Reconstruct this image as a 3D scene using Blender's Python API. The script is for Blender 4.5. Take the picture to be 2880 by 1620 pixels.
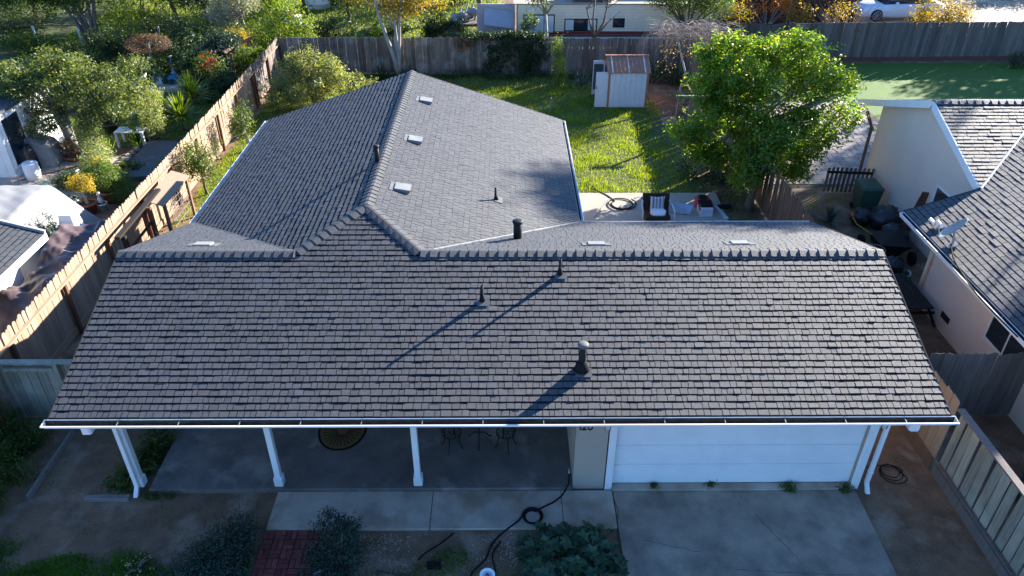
import bpy, math, random
import numpy as np
from mathutils import Vector, Matrix
from math import radians, sin, cos, tan, pi, hypot, atan2, sqrt
random.seed(7)
SC = bpy.context.scene
COL = SC.collection
for o in list(bpy.data.objects): bpy.data.objects.remove(o)

# ---------------------------------------------------------------- camera
F_PX, PITCH, YAW, ROLL, CAM_H = 2110.55, radians(33.118), radians(0.605), radians(-0.196), 11.826
def ray(px, py):                       # photo pixel (2880 wide) -> direction
    X = (px-1440)/F_PX; U = -(py-810)/F_PX
    x, u = cos(ROLL)*X+sin(ROLL)*U, -sin(ROLL)*X+cos(ROLL)*U
    y = cos(PITCH)+sin(PITCH)*u; z = -sin(PITCH)+cos(PITCH)*u
    x, y = cos(YAW)*x+sin(YAW)*y, -sin(YAW)*x+cos(YAW)*y
    return Vector((x, y, z))
CAM = Vector((0, 0, CAM_H))
K = 2880/2576
def G(vx, vy, z=0.0):                  # point of the photo (2576 wide) on the level z
    r = ray(vx*K, vy*K); return CAM+r*((z-CAM_H)/r.z)
def AY(vx, vy, y):
    r = ray(vx*K, vy*K); return CAM+r*(y/r.y)
def ONP(vx, vy, P, N):                 # on a plane
    r = ray(vx*K, vy*K); return CAM+r*((P-CAM).dot(N)/r.dot(N))
cam = bpy.data.cameras.new('camera'); camo = bpy.data.objects.new('camera', cam); COL.objects.link(camo)
fw = ray(1440, 810).normalized(); rt = (ray(1500, 810)-ray(1440, 810)).normalized(); up = rt.cross(fw)
camo.matrix_world = Matrix(((rt.x, up.x, -fw.x, CAM.x), (rt.y, up.y, -fw.y, CAM.y), (rt.z, up.z, -fw.z, CAM.z), (0, 0, 0, 1)))
cam.sensor_width = 36; cam.lens = 36*F_PX/2880; cam.clip_end = 2000; cam.clip_start = .1
SC.camera = camo

# ---------------------------------------------------------------- light
SUN_AZ, SUN_EL = radians(50.0), radians(20.5)      # azimuth measured from +y towards +x
w = bpy.data.worlds.new('World'); SC.world = w; w.use_nodes = True
nt = w.node_tree; bg = nt.nodes['Background']
sky = nt.nodes.new('ShaderNodeTexSky'); sky.sky_type = 'NISHITA'; sky.sun_disc = False
sky.sun_elevation = SUN_EL; sky.sun_rotation = SUN_AZ
sky.air_density = 1.0; sky.dust_density = 0.2; sky.ozone_density = 8.0
nt.links.new(sky.outputs[0], bg.inputs[0]); bg.inputs[1].default_value = 0.092
sl = bpy.data.lights.new('sun', 'SUN'); so = bpy.data.objects.new('sun', sl); COL.objects.link(so)
sl.energy = 5.0; sl.angle = radians(0.53); sl.color = (1.0, 0.93, 0.84)
sd = Vector((sin(SUN_AZ)*cos(SUN_EL), cos(SUN_AZ)*cos(SUN_EL), sin(SUN_EL)))
so.rotation_euler = sd.to_track_quat('Z', 'Y').to_euler(); so.location = (30, 40, 40)
SC.view_settings.view_transform = 'Standard'; SC.view_settings.look = 'None'
SC.view_settings.gamma = 1; SC.view_settings.use_curve_mapping = False
SC.view_settings.exposure = 2.1

# ---------------------------------------------------------------- materials
MATS = {}
def _mat(name):
    m = bpy.data.materials.new(name); m.use_nodes = True; MATS[name] = m
    t = m.node_tree; b = t.nodes['Principled BSDF']
    def N(ty, **kw):
        n = t.nodes.new(ty)
        for k, v in kw.items(): setattr(n, k, v)
        return n
    return m, t, b, N, t.links.new
def c4(c): return (c[0], c[1], c[2], 1)
def _rnd(N, L):
    oi = N('ShaderNodeObjectInfo'); ge = N('ShaderNodeNewGeometry')
    a = N('ShaderNodeMath', operation='ADD'); L(oi.outputs['Random'], a.inputs[0]); L(ge.outputs['Random Per Island'], a.inputs[1])
    f = N('ShaderNodeMath', operation='FRACT'); L(a.outputs[0], f.inputs[0]); return f.outputs[0]
def _coord(N, L, sc, stretch=(1, 1, 1), obj=False):
    if obj: tc = N('ShaderNodeTexCoord'); src = tc.outputs['Object']
    else: tc = N('ShaderNodeNewGeometry'); src = tc.outputs['Position']
    mp = N('ShaderNodeMapping'); L(src, mp.inputs[0]); mp.inputs['Scale'].default_value = [sc*k for k in stretch]
    return mp.outputs[0]
def _noise(N, L, vec, det=5, rough=.6, dist=0):
    n = N('ShaderNodeTexNoise'); n.inputs['Scale'].default_value = 1; n.inputs['Detail'].default_value = det
    n.inputs['Roughness'].default_value = rough; n.inputs['Distortion'].default_value = dist; L(vec, n.inputs['Vector']); return n.outputs['Fac']
def _mr(N, L, v, a, b, c=0., d=1.):
    n = N('ShaderNodeMapRange'); L(v, n.inputs[0])
    for i, x in enumerate((a, b, c, d)): n.inputs[i+1].default_value = x
    return n.outputs[0]
def _mix(N, L, f, a, b, mode='MIX'):
    n = N('ShaderNodeMix', data_type='RGBA', blend_type=mode)
    if isinstance(f, (int, float)): n.inputs[0].default_value = f
    else: L(f, n.inputs[0])
    for v, i in ((a, 6), (b, 7)):
        if isinstance(v, (tuple, list)): n.inputs[i].default_value = c4(v)
        else: L(v, n.inputs[i])
    return n.outputs[2]
def mat(name, c, c2=None, rough=.85, sc=3, fac=(.35, .65), stretch=(1, 1, 1), bump=0, bsc=60, rnd=0, metal=0, spec=.3,
        c3=None, sc3=.7, fac3=(.5, .7), grain=0, gsc=150, obj=False, bst=None):
    m, t, b, N, L = _mat(name)
    out = None; c2 = c2 or tuple(k*.7 for k in c)
    n1 = _noise(N, L, _coord(N, L, sc, stretch, obj))
    out = _mix(N, L, _mr(N, L, n1, *fac), c, c2)
    if c3: out = _mix(N, L, _mr(N, L, _noise(N, L, _coord(N, L, sc3), 4), *fac3), out, c3)
    if grain:
        g = _noise(N, L, _coord(N, L, gsc), 2)
        out = _mix(N, L, 1.0, out, N_gray(N, L, _mr(N, L, g, .3, .7, 1-grain, 1+grain)), 'MULTIPLY')
    if rnd:
        hs = N('ShaderNodeHueSaturation'); L(out, hs.inputs['Color']); L(_mr(N, L, _rnd(N, L), 0, 1, 1-rnd, 1+rnd), hs.inputs['Value']); out = hs.outputs[0]
    L(out, b.inputs['Base Color']); b.inputs['Roughness'].default_value = rough; b.inputs['Metallic'].default_value = metal
    b.inputs['Specular IOR Level'].default_value = spec
    if bump:
        bp = N('ShaderNodeBump'); bp.inputs['Strength'].default_value = bump; bp.inputs['Distance'].default_value = .01
        L(_noise(N, L, _coord(N, L, bsc, bst or stretch, obj), 4), bp.inputs['Height']); L(bp.outputs[0], b.inputs['Normal'])
    return m
def N_gray(N, L, v):
    n = N('ShaderNodeCombineColor'); 
    for i in range(3): L(v, n.inputs[i])
    return n.outputs[0]
def leafmat(name, c1, c2, c3=None, trans=.4, rough=.5, spec=.35):
    m, t, b, N, L = _mat(name)
    r = _rnd(N, L); ra = N('ShaderNodeValToRGB'); L(r, ra.inputs[0]); cr = ra.color_ramp
    cr.elements[0].color = c4(c1); cr.elements[1].color = c4(c2); cr.elements[1].position = .85
    if c3: e = cr.elements.new(1.0); e.color = c4(c3)
    n = _noise(N, L, _coord(N, L, 1.3), 3)
    hs = N('ShaderNodeHueSaturation'); L(ra.outputs[0], hs.inputs['Color']); L(_mr(N, L, n, .3, .7, .75, 1.25), hs.inputs['Value'])
    L(hs.outputs[0], b.inputs['Base Color']); b.inputs['Roughness'].default_value = rough; b.inputs['Specular IOR Level'].default_value = spec
    tr = N('ShaderNodeBsdfTranslucent'); tc = _mix(N, L, 1.0, hs.outputs[0], (2.3, 2.1, .55), 'MULTIPLY'); L(tc, tr.inputs[0])
    mx = N('ShaderNodeMixShader'); mx.inputs[0].default_value = trans
    L(b.outputs[0], mx.inputs[1]); L(tr.outputs[0], mx.inputs[2]); L(mx.outputs[0], t.nodes['Material Output'].inputs[0])
    return m
def shinglemat(name, base, rnd=.22, warm=.03):
    m, t, b, N, L = _mat(name)
    r = _rnd(N, L); ra = N('ShaderNodeValToRGB'); L(r, ra.inputs[0]); cr = ra.color_ramp
    k = base
    cols = [(k*(1-rnd), k*(1-rnd), k*(1-rnd*.8)), (k, k*.985, k*.98), (k*(1+rnd*.5), k*(1+rnd*.45), k*(1+rnd*.45)), (k*1.05+warm*.3, k*.98+warm*.15, k*.93+.0), (k*(1+rnd), k*(1+rnd), k*(1+rnd))]
    cr.elements[0].color = c4(cols[0]); cr.elements[1].color = c4(cols[4])
    for i in (1, 2, 3): e = cr.elements.new(i/4); e.color = c4(cols[i])
    g = _noise(N, L, _coord(N, L, 45), 6, .75)
    out = _mix(N, L, 1.0, ra.outputs[0], N_gray(N, L, _mr(N, L, g, .25, .75, .45, 1.55)), 'MULTIPLY')
    st = _noise(N, L, _coord(N, L, 1, (22, 3, 22)), 3)          # streaks that run down the slope
    out = _mix(N, L, 1.0, out, N_gray(N, L, _mr(N, L, st, .3, .7, .85, 1.15)), 'MULTIPLY')
    lg = _noise(N, L, _coord(N, L, .6), 4)
    out = _mix(N, L, 1.0, out, N_gray(N, L, _mr(N, L, lg, .3, .7, .9, 1.1)), 'MULTIPLY')
    out = _mix(N, L, 1.0, out, (.88, .98, 1.13), 'MULTIPLY')
    L(out, b.inputs['Base Color']); b.inputs['Roughness'].default_value = .7; b.inputs['Specular IOR Level'].default_value = .75; b.inputs['Diffuse Roughness'].default_value = 1.0
    bp = N('ShaderNodeBump'); bp.inputs['Strength'].default_value = .9; bp.inputs['Distance'].default_value = .012
    L(_noise(N, L, _coord(N, L, 110), 5, .7), bp.inputs['Height']); L(bp.outputs[0], b.inputs['Normal'])
    return m
def woodmat(name, c, c2, axis=2, rnd=.25, rough=.85, c3=None, sc=1.0):
    st = [28, 28, 28]; st[axis] = 1.6
    return mat(name, c, c2, rough=rough, sc=sc, stretch=st, fac=(.35, .65), rnd=rnd, bump=.3, bsc=1.0, bst=[k*1.3 for k in st], c3=c3, sc3=1.1, fac3=(.5, .68))
def stripemat(name, cols, width, axis=0):
    m, t, b, N, L = _mat(name)
    tc = N('ShaderNodeTexCoord'); sp = N('ShaderNodeSeparateXYZ'); L(tc.outputs['Object'], sp.inputs[0])
    a = N('ShaderNodeMath', operation='DIVIDE'); L(sp.outputs[axis], a.inputs[0]); a.inputs[1].default_value = width
    f = N('ShaderNodeMath', operation='FRACT'); L(a.outputs[0], f.inputs[0]); ra = N('ShaderNodeValToRGB'); L(f.outputs[0], ra.inputs[0])
    cr = ra.color_ramp; cr.interpolation = 'CONSTANT'; cr.elements[0].color = c4(cols[0]); cr.elements[1].color = c4(cols[1]); cr.elements[1].position = 1/len(cols)
    for i in range(2, len(cols)): e = cr.elements.new(i/len(cols)); e.color = c4(cols[i])
    L(ra.outputs[0], b.inputs['Base Color']); b.inputs['Roughness'].default_value = .9; return m
def glassmat(name, c=(.02, .03, .04)):
    m, t, b, N, L = _mat(name); b.inputs['Base Color'].default_value = c4(c); b.inputs['Roughness'].default_value = .06; b.inputs['Specular IOR Level'].default_value = .8
    return m

# ---------------------------------------------------------------- geometry helpers
WO = {}                                  # world origin of every object
class MB:
    def __init__(s): s.v = []; s.f = []
    def add(s, vs, fs):
        o = len(s.v); s.v += [tuple(p) for p in vs]; s.f += [tuple(i+o for i in f) for f in fs]; return s
    def hexa(s, b, t):
        return s.add(list(b)+list(t), [(3, 2, 1, 0), (4, 5, 6, 7), (0, 1, 5, 4), (1, 2, 6, 5), (2, 3, 7, 6), (3, 0, 4, 7)])
    def box(s, x0, y0, z0, x1, y1, z1):
        return s.hexa([(x0, y0, z0), (x1, y0, z0), (x1, y1, z0), (x0, y1, z0)], [(x0, y0, z1), (x1, y0, z1), (x1, y1, z1), (x0, y1, z1)])
    def obox(s, c, size, R=None):
        R = R or Matrix.Identity(3); c = Vector(c); h = [k/2 for k in size]
        P = [c+R@Vector((sx*h[0], sy*h[1], sz*h[2])) for sz in (-1, 1) for sx, sy in ((-1, -1), (1, -1), (1, 1), (-1, 1))]
        return s.hexa(P[:4], P[4:])
    def bar(s, a, b, wd, th, upv=(0, 0, 1)):       # a rectangular bar from a to b
        a = Vector(a); b = Vector(b); d = (b-a); l = d.length; d.normalize(); u = Vector(upv)
        if abs(d.dot(u)) > .98: u = Vector((0, 1, 0))
        x = d.cross(u).normalized(); u = x.cross(d)
        return s.obox((a+b)/2, (wd, l, th), Matrix((x, d, u)).transposed())
    def bev(s, x0, y0, z0, x1, y1, z1, r=.02):       # box with chamfered vertical and top edges
        def ring(i, z): return [(x0+i, y0+r, z), (x0+r, y0+i, z), (x1-r, y0+i, z), (x1-i, y0+r, z), (x1-i, y1-r, z), (x1-r, y1-i, z), (x0+r, y1-i, z), (x0+i, y1-r, z)]
        V = ring(0, z0)+ring(0, z1-r)+ring(r*.9, z1); F = [tuple(range(7, -1, -1)), tuple(range(16, 24))]
        for k in (0, 8):
            for i in range(8): j = (i+1) % 8; F.append((k+i, k+j, k+8+j, k+8+i))
        return s.add(V, F)
    def tube(s, pts, r, n=8, cap=True):
        pts = [Vector(p) for p in pts]; m = len(pts); rs = r if isinstance(r, (list, tuple)) else [r]*m
        V = []; px = None
        for i, p in enumerate(pts):
            d = (pts[min(i+1, m-1)]-pts[max(i-1, 0)]);
            if d.length < 1e-9: d = Vector((0, 0, 1))
            d.normalize()
            if px is None: px = d.orthogonal().normalized()
            else:
                px = px-d*px.dot(d)
                px = px.normalized() if px.length > 1e-6 else d.orthogonal().normalized()
            py = d.cross(px)
            for k in range(n): a = 2*pi*k/n; V.append(p+(px*cos(a)+py*sin(a))*rs[i])
        F = [(i*n+k, i*n+(k+1) % n, (i+1)*n+(k+1) % n, (i+1)*n+k) for i in range(m-1) for k in range(n)]
        if cap: F += [tuple(range(n-1, -1, -1)), tuple((m-1)*n+k for k in range(n))]
        return s.add(V, F)
    def lathe(s, prof, c=(0, 0, 0), n=16, R=None):
        c = Vector(c); R = R or Matrix.Identity(3); V = []
        for r, z in prof:
            for k in range(n): a = 2*pi*k/n; V.append(c+R@Vector((r*cos(a), r*sin(a), z)))
        m = len(prof); F = [(i*n+k, i*n+(k+1) % n, (i+1)*n+(k+1) % n, (i+1)*n+k) for i in range(m-1) for k in range(n)]
        F += [tuple(range(n-1, -1, -1)), tuple((m-1)*n+k for k in range(n))]
        return s.add(V, F)
    def prism(s, poly, ext):
        e = Vector(ext); n = len(poly); P = [Vector(p) for p in poly]
        return s.add(P+[p+e for p in P], [tuple(range(n-1, -1, -1)), tuple(range(n, 2*n))]+[(i, (i+1) % n, n+(i+1) % n, n+i) for i in range(n)])
    def blob(s, c, r, seed=0, n=10, m=7, rough=.15):
        rg = random.Random(seed); c = Vector(c); V = []
        for i in range(m):
            th = pi*i/(m-1)
            for k in range(n):
                q = 1+rg.uniform(-rough, rough)*(0 if i in (0, m-1) else 1); a = 2*pi*k/n
                V.append(c+Vector((r[0]*sin(th)*cos(a)*q, r[1]*sin(th)*sin(a)*q, r[2]*cos(th)*q)))
        return s.add(V, [(i*n+k, (i+1)*n+k, (i+1)*n+(k+1) % n, i*n+(k+1) % n) for i in range(m-1) for k in range(n)])
def _obj(name, me, parent, org):
    o = bpy.data.objects.new(name, me); COL.objects.link(o); WO[o.name] = Vector(org)
    if parent is not None: o.parent = parent; o.location = Vector(org)-WO[parent.name]
    else: o.location = org
    return o
def mk(name, mb, material, parent=None, smooth=False, org=None):
    if org is None:
        if parent is not None: org = WO[parent.name]
        else:
            a = np.array(mb.v); org = ((a[:, 0].min()+a[:, 0].max())/2, (a[:, 1].min()+a[:, 1].max())/2, a[:, 2].min())
    org = Vector(org); me = bpy.data.meshes.new(name)
    me.from_pydata([(x-org.x, y-org.y, z-org.z) for x, y, z in mb.v], [], mb.f); me.update()
    if smooth: me.polygons.foreach_set('use_smooth', [True]*len(me.polygons))
    me.materials.append(MATS[material] if isinstance(material, str) else material)
    return _obj(name, me, parent, org)
def mk_np(name, V, F, material, parent=None, org=None):
    V = np.asarray(V, dtype=np.float32); F = np.asarray(F, dtype=np.int32); k = F.shape[1]
    if org is None: org = WO[parent.name] if parent is not None else (float((V[:, 0].min()+V[:, 0].max())/2), float((V[:, 1].min()+V[:, 1].max())/2), float(V[:, 2].min()))
    org = Vector(org); me = bpy.data.meshes.new(name)
    me.vertices.add(len(V)); me.vertices.foreach_set('co', (V-np.array(org, dtype=np.float32)).ravel())
    me.loops.add(F.size); me.loops.foreach_set('vertex_index', F.ravel())
    me.polygons.add(len(F)); me.polygons.foreach_set('loop_start', np.arange(0, F.size, k, dtype=np.int32))
    me.update(calc_edges=True); me.validate(); me.materials.append(MATS[material]); return _obj(name, me, parent, org)
def piece(name, mesh, parent, loc, rot=(0, 0, 0), scale=(1, 1, 1)):
    o = _obj(name, mesh, parent, Vector(loc)); o.rotation_euler = rot; o.scale = scale; return o
def mesh_of(name, mb, material):
    me = bpy.data.meshes.new(name); me.from_pydata(mb.v, [], mb.f); me.update(); me.materials.append(MATS[material]); return me
LABELS = {}
def tag(o, label=None, cat=None, group=None, kind=None):
    if label: o['label'] = label
    if cat: o['category'] = cat
    if group: o['group'] = group
    if kind: o['kind'] = kind
    return o
def thing(name, loc, label, cat, group=None):
    o = bpy.data.objects.new(name, None); o.empty_display_size = .2; COL.objects.link(o); o.location = loc; WO[o.name] = Vector(loc)
    return tag(o, label, cat, group)

# ---------------------------------------------------------------- foliage
def leaf_arrays(blobs, n, size, seed=1, per=14, clr=.22, shell=.3, aspect=.5, outw=.6, upw=.5, jag=.22, fold=.15, cutlow=-9):
    rg = np.random.default_rng(seed); B = np.array([b[:6] for b in blobs], float)
    wt = (B[:, 3]*B[:, 4]+B[:, 4]*B[:, 5]+B[:, 3]*B[:, 5]); wt /= wt.sum()
    nc = max(3, n//per); bi = rg.choice(len(B), nc, p=wt); d = rg.normal(size=(nc, 3)); d /= np.linalg.norm(d, axis=1)[:, None]
    r = 1-np.abs(rg.normal(size=nc))*shell; r = np.clip(r, .15, 1)*(1+rg.normal(size=nc)*jag*.5)
    C = B[bi, :3]+d*B[bi, 3:6]*r[:, None]; od = d/B[bi, 3:6]; od /= np.linalg.norm(od, axis=1)[:, None]
    ok = d[:, 2] > cutlow; C = C[ok]; od = od[ok]; nc = len(C)
    ci = rg.integers(0, nc, n); P = C[ci]+rg.normal(size=(n, 3))*clr
    P[:, 2] = np.maximum(P[:, 2], .02)
    nr = od[ci]*outw+np.array([0, 0, upw])+rg.normal(size=(n, 3))*.55; nr /= np.linalg.norm(nr, axis=1)[:, None]
    t = rg.normal(size=(n, 3))+od[ci]*.6; t -= nr*(t*nr).sum(1)[:, None]; t /= np.linalg.norm(t, axis=1)[:, None]
    b = np.cross(nr, t); s = size*rg.uniform(.65, 1.3, n)[:, None]
    f = nr*s*fold
    V = np.stack([P-t*s*.5, P+b*s*aspect*.5+f, P+t*s*.5-f*.6, P-b*s*aspect*.5+f], 1).reshape(-1, 3)
    return V, np.arange(4*n).reshape(-1, 4), C
def limbs(mb, base, blobs, C, r0, seed, k=10, fork=.45, n=7):
    rg = random.Random(seed); base = Vector(base)
    B = np.array([b[:6] for b in blobs]); top = Vector(B[:, :3].mean(0)); top.z = max(top.z, base.z+.3)
    fk = base.lerp(top, fork); mid = base.lerp(fk, .5)+Vector((rg.uniform(-.1, .1), rg.uniform(-.1, .1), 0))
    mb.tube([base-Vector((0, 0, .05)), base.lerp(mid, .3), mid, fk], [r0*1.25, r0, r0*.85, r0*.75], n)
    for i in range(k):
        e = Vector(C[rg.randrange(len(C))]); m1 = fk.lerp(e, .5)+Vector((rg.uniform(-.15, .15), rg.uniform(-.15, .15), rg.uniform(0, .25)))*min(1, (e-fk).length*.4)
        mb.tube([fk-Vector((0, 0, r0*.3)), m1, e], [r0*.5, r0*.3, r0*.08], 5)
def tree(name, label, cat, base, blobs, n, size, lmat, bmat='bark', r0=.12, seed=1, k=12, fork=.45, group=None, trunk=None, **kw):
    base = Vector(base); t = thing(name, base, label, cat, group)
    V, F, C = leaf_arrays(blobs, n, size, seed, **kw)
    mk_np('crown', V, F, lmat, t)
    mb = MB()
    if trunk: [mb.tube(p, r, 7) for p, r in trunk]
    limbs(mb, base, blobs, C, r0, seed, k, fork)
    mk('trunk', mb, bmat, t, True); return t
def shrub(name, label, cat, base, blobs, n, size, lmat, seed=1, stem=True, group=None, bmat='bark', r0=.03, **kw):
    base = Vector(base); t = thing(name, base, label, cat, group)
    V, F, C = leaf_arrays(blobs, n, size, seed, **kw); mk_np('foliage', V, F, lmat, t)
    if stem:
        mb = MB(); rg = random.Random(seed)
        for i in range(6):
            e = Vector(C[rg.randrange(len(C))]); mb.tube([base+Vector((rg.uniform(-.06, .06), rg.uniform(-.06, .06), -.03)), base.lerp(e, .5)+Vector((0, 0, .05)), e], [r0, r0*.7, r0*.25], 5)
        mk('stem', mb, bmat, t, True)
    return t
def pads(blobs, n, r, flat=.5, seed=1, deep=.35):
    rg = np.random.default_rng(seed); Bq = np.array([b[:6] for b in blobs], float); wt = Bq[:, 3]*Bq[:, 4]*Bq[:, 5]; wt = wt**.67; wt /= wt.sum(); out = []
    for i in range(n):
        b = Bq[rg.choice(len(Bq), p=wt)]; d = rg.normal(size=3); d /= np.linalg.norm(d); k = 1-abs(rg.normal())*deep; k = max(.2, k); c = b[:3]+d*b[3:6]*k; q = r*rg.uniform(.6, 1.35)
        out.append((c[0], c[1], c[2], q, q, q*flat*rg.uniform(.7, 1.3)))
    return out
def B(c, r): return (c[0], c[1], c[2], r[0], r[1], r[2])
def blades(name, label, cat, pts, h, wd, material, seed=1, lean=.5, parent=None):
    rg = np.random.default_rng(seed); P = np.asarray(pts, float); n = len(P)
    a = rg.uniform(0, 2*pi, n); hh = h*rg.uniform(.5, 1.4, n); l = rg.uniform(0, lean, n)*hh
    d = np.stack([np.cos(a), np.sin(a), np.zeros(n)], 1); q = np.stack([-np.sin(a), np.cos(a), np.zeros(n)], 1)
    ww = wd*rg.uniform(.6, 1.3, n)[:, None]
    V = np.stack([P-q*ww/2, P+q*ww/2, P+d*l[:, None]+np.stack([np.zeros(n), np.zeros(n), hh], 1)], 1).reshape(-1, 3)
    o = mk_np(name, V, np.arange(3*n).reshape(-1, 3), material, parent)
    if parent is None: tag(o, label, cat, kind='stuff')
    else: o['kind'] = 'stuff'
    return o
def scatter(x0, y0, x1, y1, n, seed=1, z=0.0, keep=None):
    rg = np.random.default_rng(seed); P = np.stack([rg.uniform(x0, x1, n), rg.uniform(y0, y1, n), np.full(n, z)], 1)
    if keep is not None: P = P[[bool(keep(p[0], p[1], rg.random())) for p in P]]
    return P
def spiky(name, label, cat, base, n, length, wd, material, seed=1, stemh=0, droop=.5, group=None, stem_r=.04, tilt=(.1, 1.35)):
    rg = random.Random(seed); base = Vector(base); t = thing(name, base, label, cat, group); mb = MB(); c = base+Vector((0, 0, stemh))
    for i in range(n):
        a = rg.uniform(0, 2*pi); e = rg.uniform(*tilt); l = length*rg.uniform(.7, 1.1)
        d = Vector((cos(a)*sin(e), sin(a)*sin(e), cos(e))); q = Vector((-sin(a), cos(a), 0)); p = c+d*.02; V = []
        for j, ww in enumerate((.5, 1, .8, .06)):
            f = j/3; pp = p+d*l*f-Vector((0, 0, droop*l*f*f*sin(e))); V += [pp-q*wd*ww/2, pp+q*wd*ww/2]
        mb.add(V, [(0, 1, 3, 2), (2, 3, 5, 4), (4, 5, 7, 6)])
    mk('leaves', mb, material, t)
    if stemh > .05: mk('stem', MB().tube([base-Vector((0, 0, .03)), base.lerp(c, .5)+Vector((.02, 0, 0)), c], [stem_r*1.2, stem_r, stem_r], 7), 'bark', t, True)
    return t

# ---------------------------------------------------------------- material library
shinglemat('shingle', .055, .34, .002); shinglemat('shingle_neighbor', .06, .2, .0); shinglemat('ridge_shingle', .052, .12)
mat('asphalt_edge_and_shade', (.011, .011, .013), (.016, .016, .018), rough=.95, spec=.1, sc=20); mat('vent_metal', (.24, .24, .235), (.19, .19, .185), rough=.55); mat('flashing_dark', (.14, .14, .14), (.1, .1, .1), rough=.6); mat('cap_metal', (.13, .13, .13), (.1, .1, .1), rough=.6)  # first: black cut shingle edges, also the painted shadow under each course
mat('deck', (.02, .02, .022), (.03, .03, .03)); mat('white_paint', (.86, .86, .85), (.79, .79, .78), rough=.45, sc=2, spec=.4, bump=.05, bsc=30)
mat('gutter_inner', (.045, .04, .035), (.02, .018, .016), sc=12); mat('stucco', (.46, .38, .30), (.42, .35, .28), sc=1.2, bump=.5, bsc=90, grain=.08)
mat('stucco_neighbor', (.84, .66, .52), (.80, .62, .49), sc=1.0, bump=.5, bsc=90, grain=.1, gsc=60); mat('white_stucco', (.78, .77, .75), (.70, .69, .67), sc=2, bump=.3, bsc=70)
mat('concrete', (.56, .46, .355), (.36, .30, .24), sc=1.6, fac=(.3, .7), c3=(.30, .22, .15), sc3=.9, fac3=(.47, .66), grain=.18, gsc=60, bump=.15, bsc=80)
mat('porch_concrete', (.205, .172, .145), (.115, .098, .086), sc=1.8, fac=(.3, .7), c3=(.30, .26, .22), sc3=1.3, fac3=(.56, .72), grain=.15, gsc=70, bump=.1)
mat('driveway_concrete', (.43, .35, .265), (.24, .195, .155), sc=1.1, fac=(.3, .7), c3=(.15, .125, .10), sc3=.9, fac3=(.45, .68), grain=.16, gsc=45, bump=.1)
mat('patio_concrete', (.42, .36, .29), (.36, .31, .25), sc=2, grain=.1, gsc=70, bump=.1); mat('paver', (.36, .31, .28), (.27, .235, .21), sc=2.5, grain=.2, gsc=60, rnd=.12)
mat('dirt', (.225, .14, .082), (.13, .08, .048), sc=1.7, c3=(.30, .215, .15), sc3=1.0, fac3=(.52, .68), grain=.35, gsc=40, bump=.6, bsc=25)
mat('soil', (.07, .05, .036), (.04, .03, .022), sc=3, grain=.3, gsc=40, bump=.6, bsc=25)
mat('lawn_ground', (.05, .085, .016), (.085, .08, .03), sc=2.2, grain=.3, gsc=30, bump=.6, bsc=20)
mat('fake_turf', (.085, .165, .022), (.07, .135, .02), sc=1.5, grain=.2, gsc=50, bump=.4, bsc=60)
mat('black_metal', (.01, .01, .011), (.015, .015, .015), rough=.6, spec=.25); mat('black_rubber', (.009, .009, .009), (.014, .014, .014), rough=.8, spec=.15)
mat('grey_metal', (.42, .42, .42), (.33, .33, .33), rough=.45, metal=.3); mat('vent_white', (.62, .62, .6), (.52, .52, .5), rough=.5); mat('pale_grey_metal', (.34, .35, .35), (.28, .29, .29), rough=.5)
mat('bark', (.17, .13, .1), (.09, .07, .055), sc=6, stretch=(2, 2, .6), bump=.6, bsc=30); mat('pale_bark', (.38, .35, .31), (.24, .22, .19), sc=5, stretch=(2, 2, .6), bump=.4, bsc=30)
mat('dead_twig', (.42, .34, .28), (.28, .22, .18), sc=4)
woodmat('fence_tan', (.33, .235, .165), (.25, .175, .12), rnd=.2); woodmat('fence_rail', (.34, .235, .155), (.26, .175, .115), axis=1, rnd=.1)
woodmat('fence_red', (.16, .072, .045), (.10, .045, .03), rnd=.15); woodmat('fence_old', (.20, .155, .125), (.10, .08, .068), rnd=.35, c3=(.27, .24, .215))
woodmat('fence_grey', (.17, .145, .125), (.105, .09, .08), rnd=.35); woodmat('fence_pale', (.33, .31, .24), (.22, .205, .16), rnd=.2, c3=(.38, .37, .3))
woodmat('fence_redbrown', (.21, .125, .08), (.14, .085, .055), rnd=.22); woodmat('wood_dark', (.03, .022, .018), (.018, .014, .012), axis=1, rnd=.1)
woodmat('wood_grey_flat', (.23, .2, .17), (.15, .13, .11), axis=0, rnd=.15)
mat('brick', (.24, .062, .05), (.17, .045, .04), sc=9, rnd=.3, grain=.25, gsc=60, bump=.3); mat('mortar', (.05, .045, .04), (.035, .03, .03), sc=10)
mat('stone', (.40, .32, .24), (.24, .18, .13), sc=8, rnd=.55); mat('terracotta', (.36, .13, .07), (.28, .1, .055), sc=6, rough=.8)
leafmat('leaf_tree', (.065, .15, .018), (.17, .27, .03), (.34, .25, .045), trans=.55, rough=.32, spec=.5); leafmat('leaf_bush', (.11, .15, .06), (.23, .26, .12), (.33, .28, .15), trans=.4)
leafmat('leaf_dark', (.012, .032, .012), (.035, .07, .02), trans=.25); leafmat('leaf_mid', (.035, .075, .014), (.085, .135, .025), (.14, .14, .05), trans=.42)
leafmat('leaf_olive', (.04, .075, .025), (.14, .18, .06), (.28, .26, .12), trans=.4); leafmat('leaf_lime', (.07, .135, .018), (.16, .225, .03), (.23, .25, .05), trans=.42)
leafmat('leaf_yellow', (.30, .24, .03), (.42, .30, .035), (.12, .17, .03), trans=.35); leafmat('leaf_gold', (.16, .14, .03), (.30, .20, .05), (.1, .13, .03), trans=.45)
leafmat('leaf_orange', (.42, .13, .02), (.5, .2, .03), trans=.45); leafmat('leaf_red', (.40, .02, .03), (.5, .04, .05), trans=.3); leafmat('leaf_rust', (.11, .065, .045), (.17, .1, .065), trans=.2)
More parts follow.
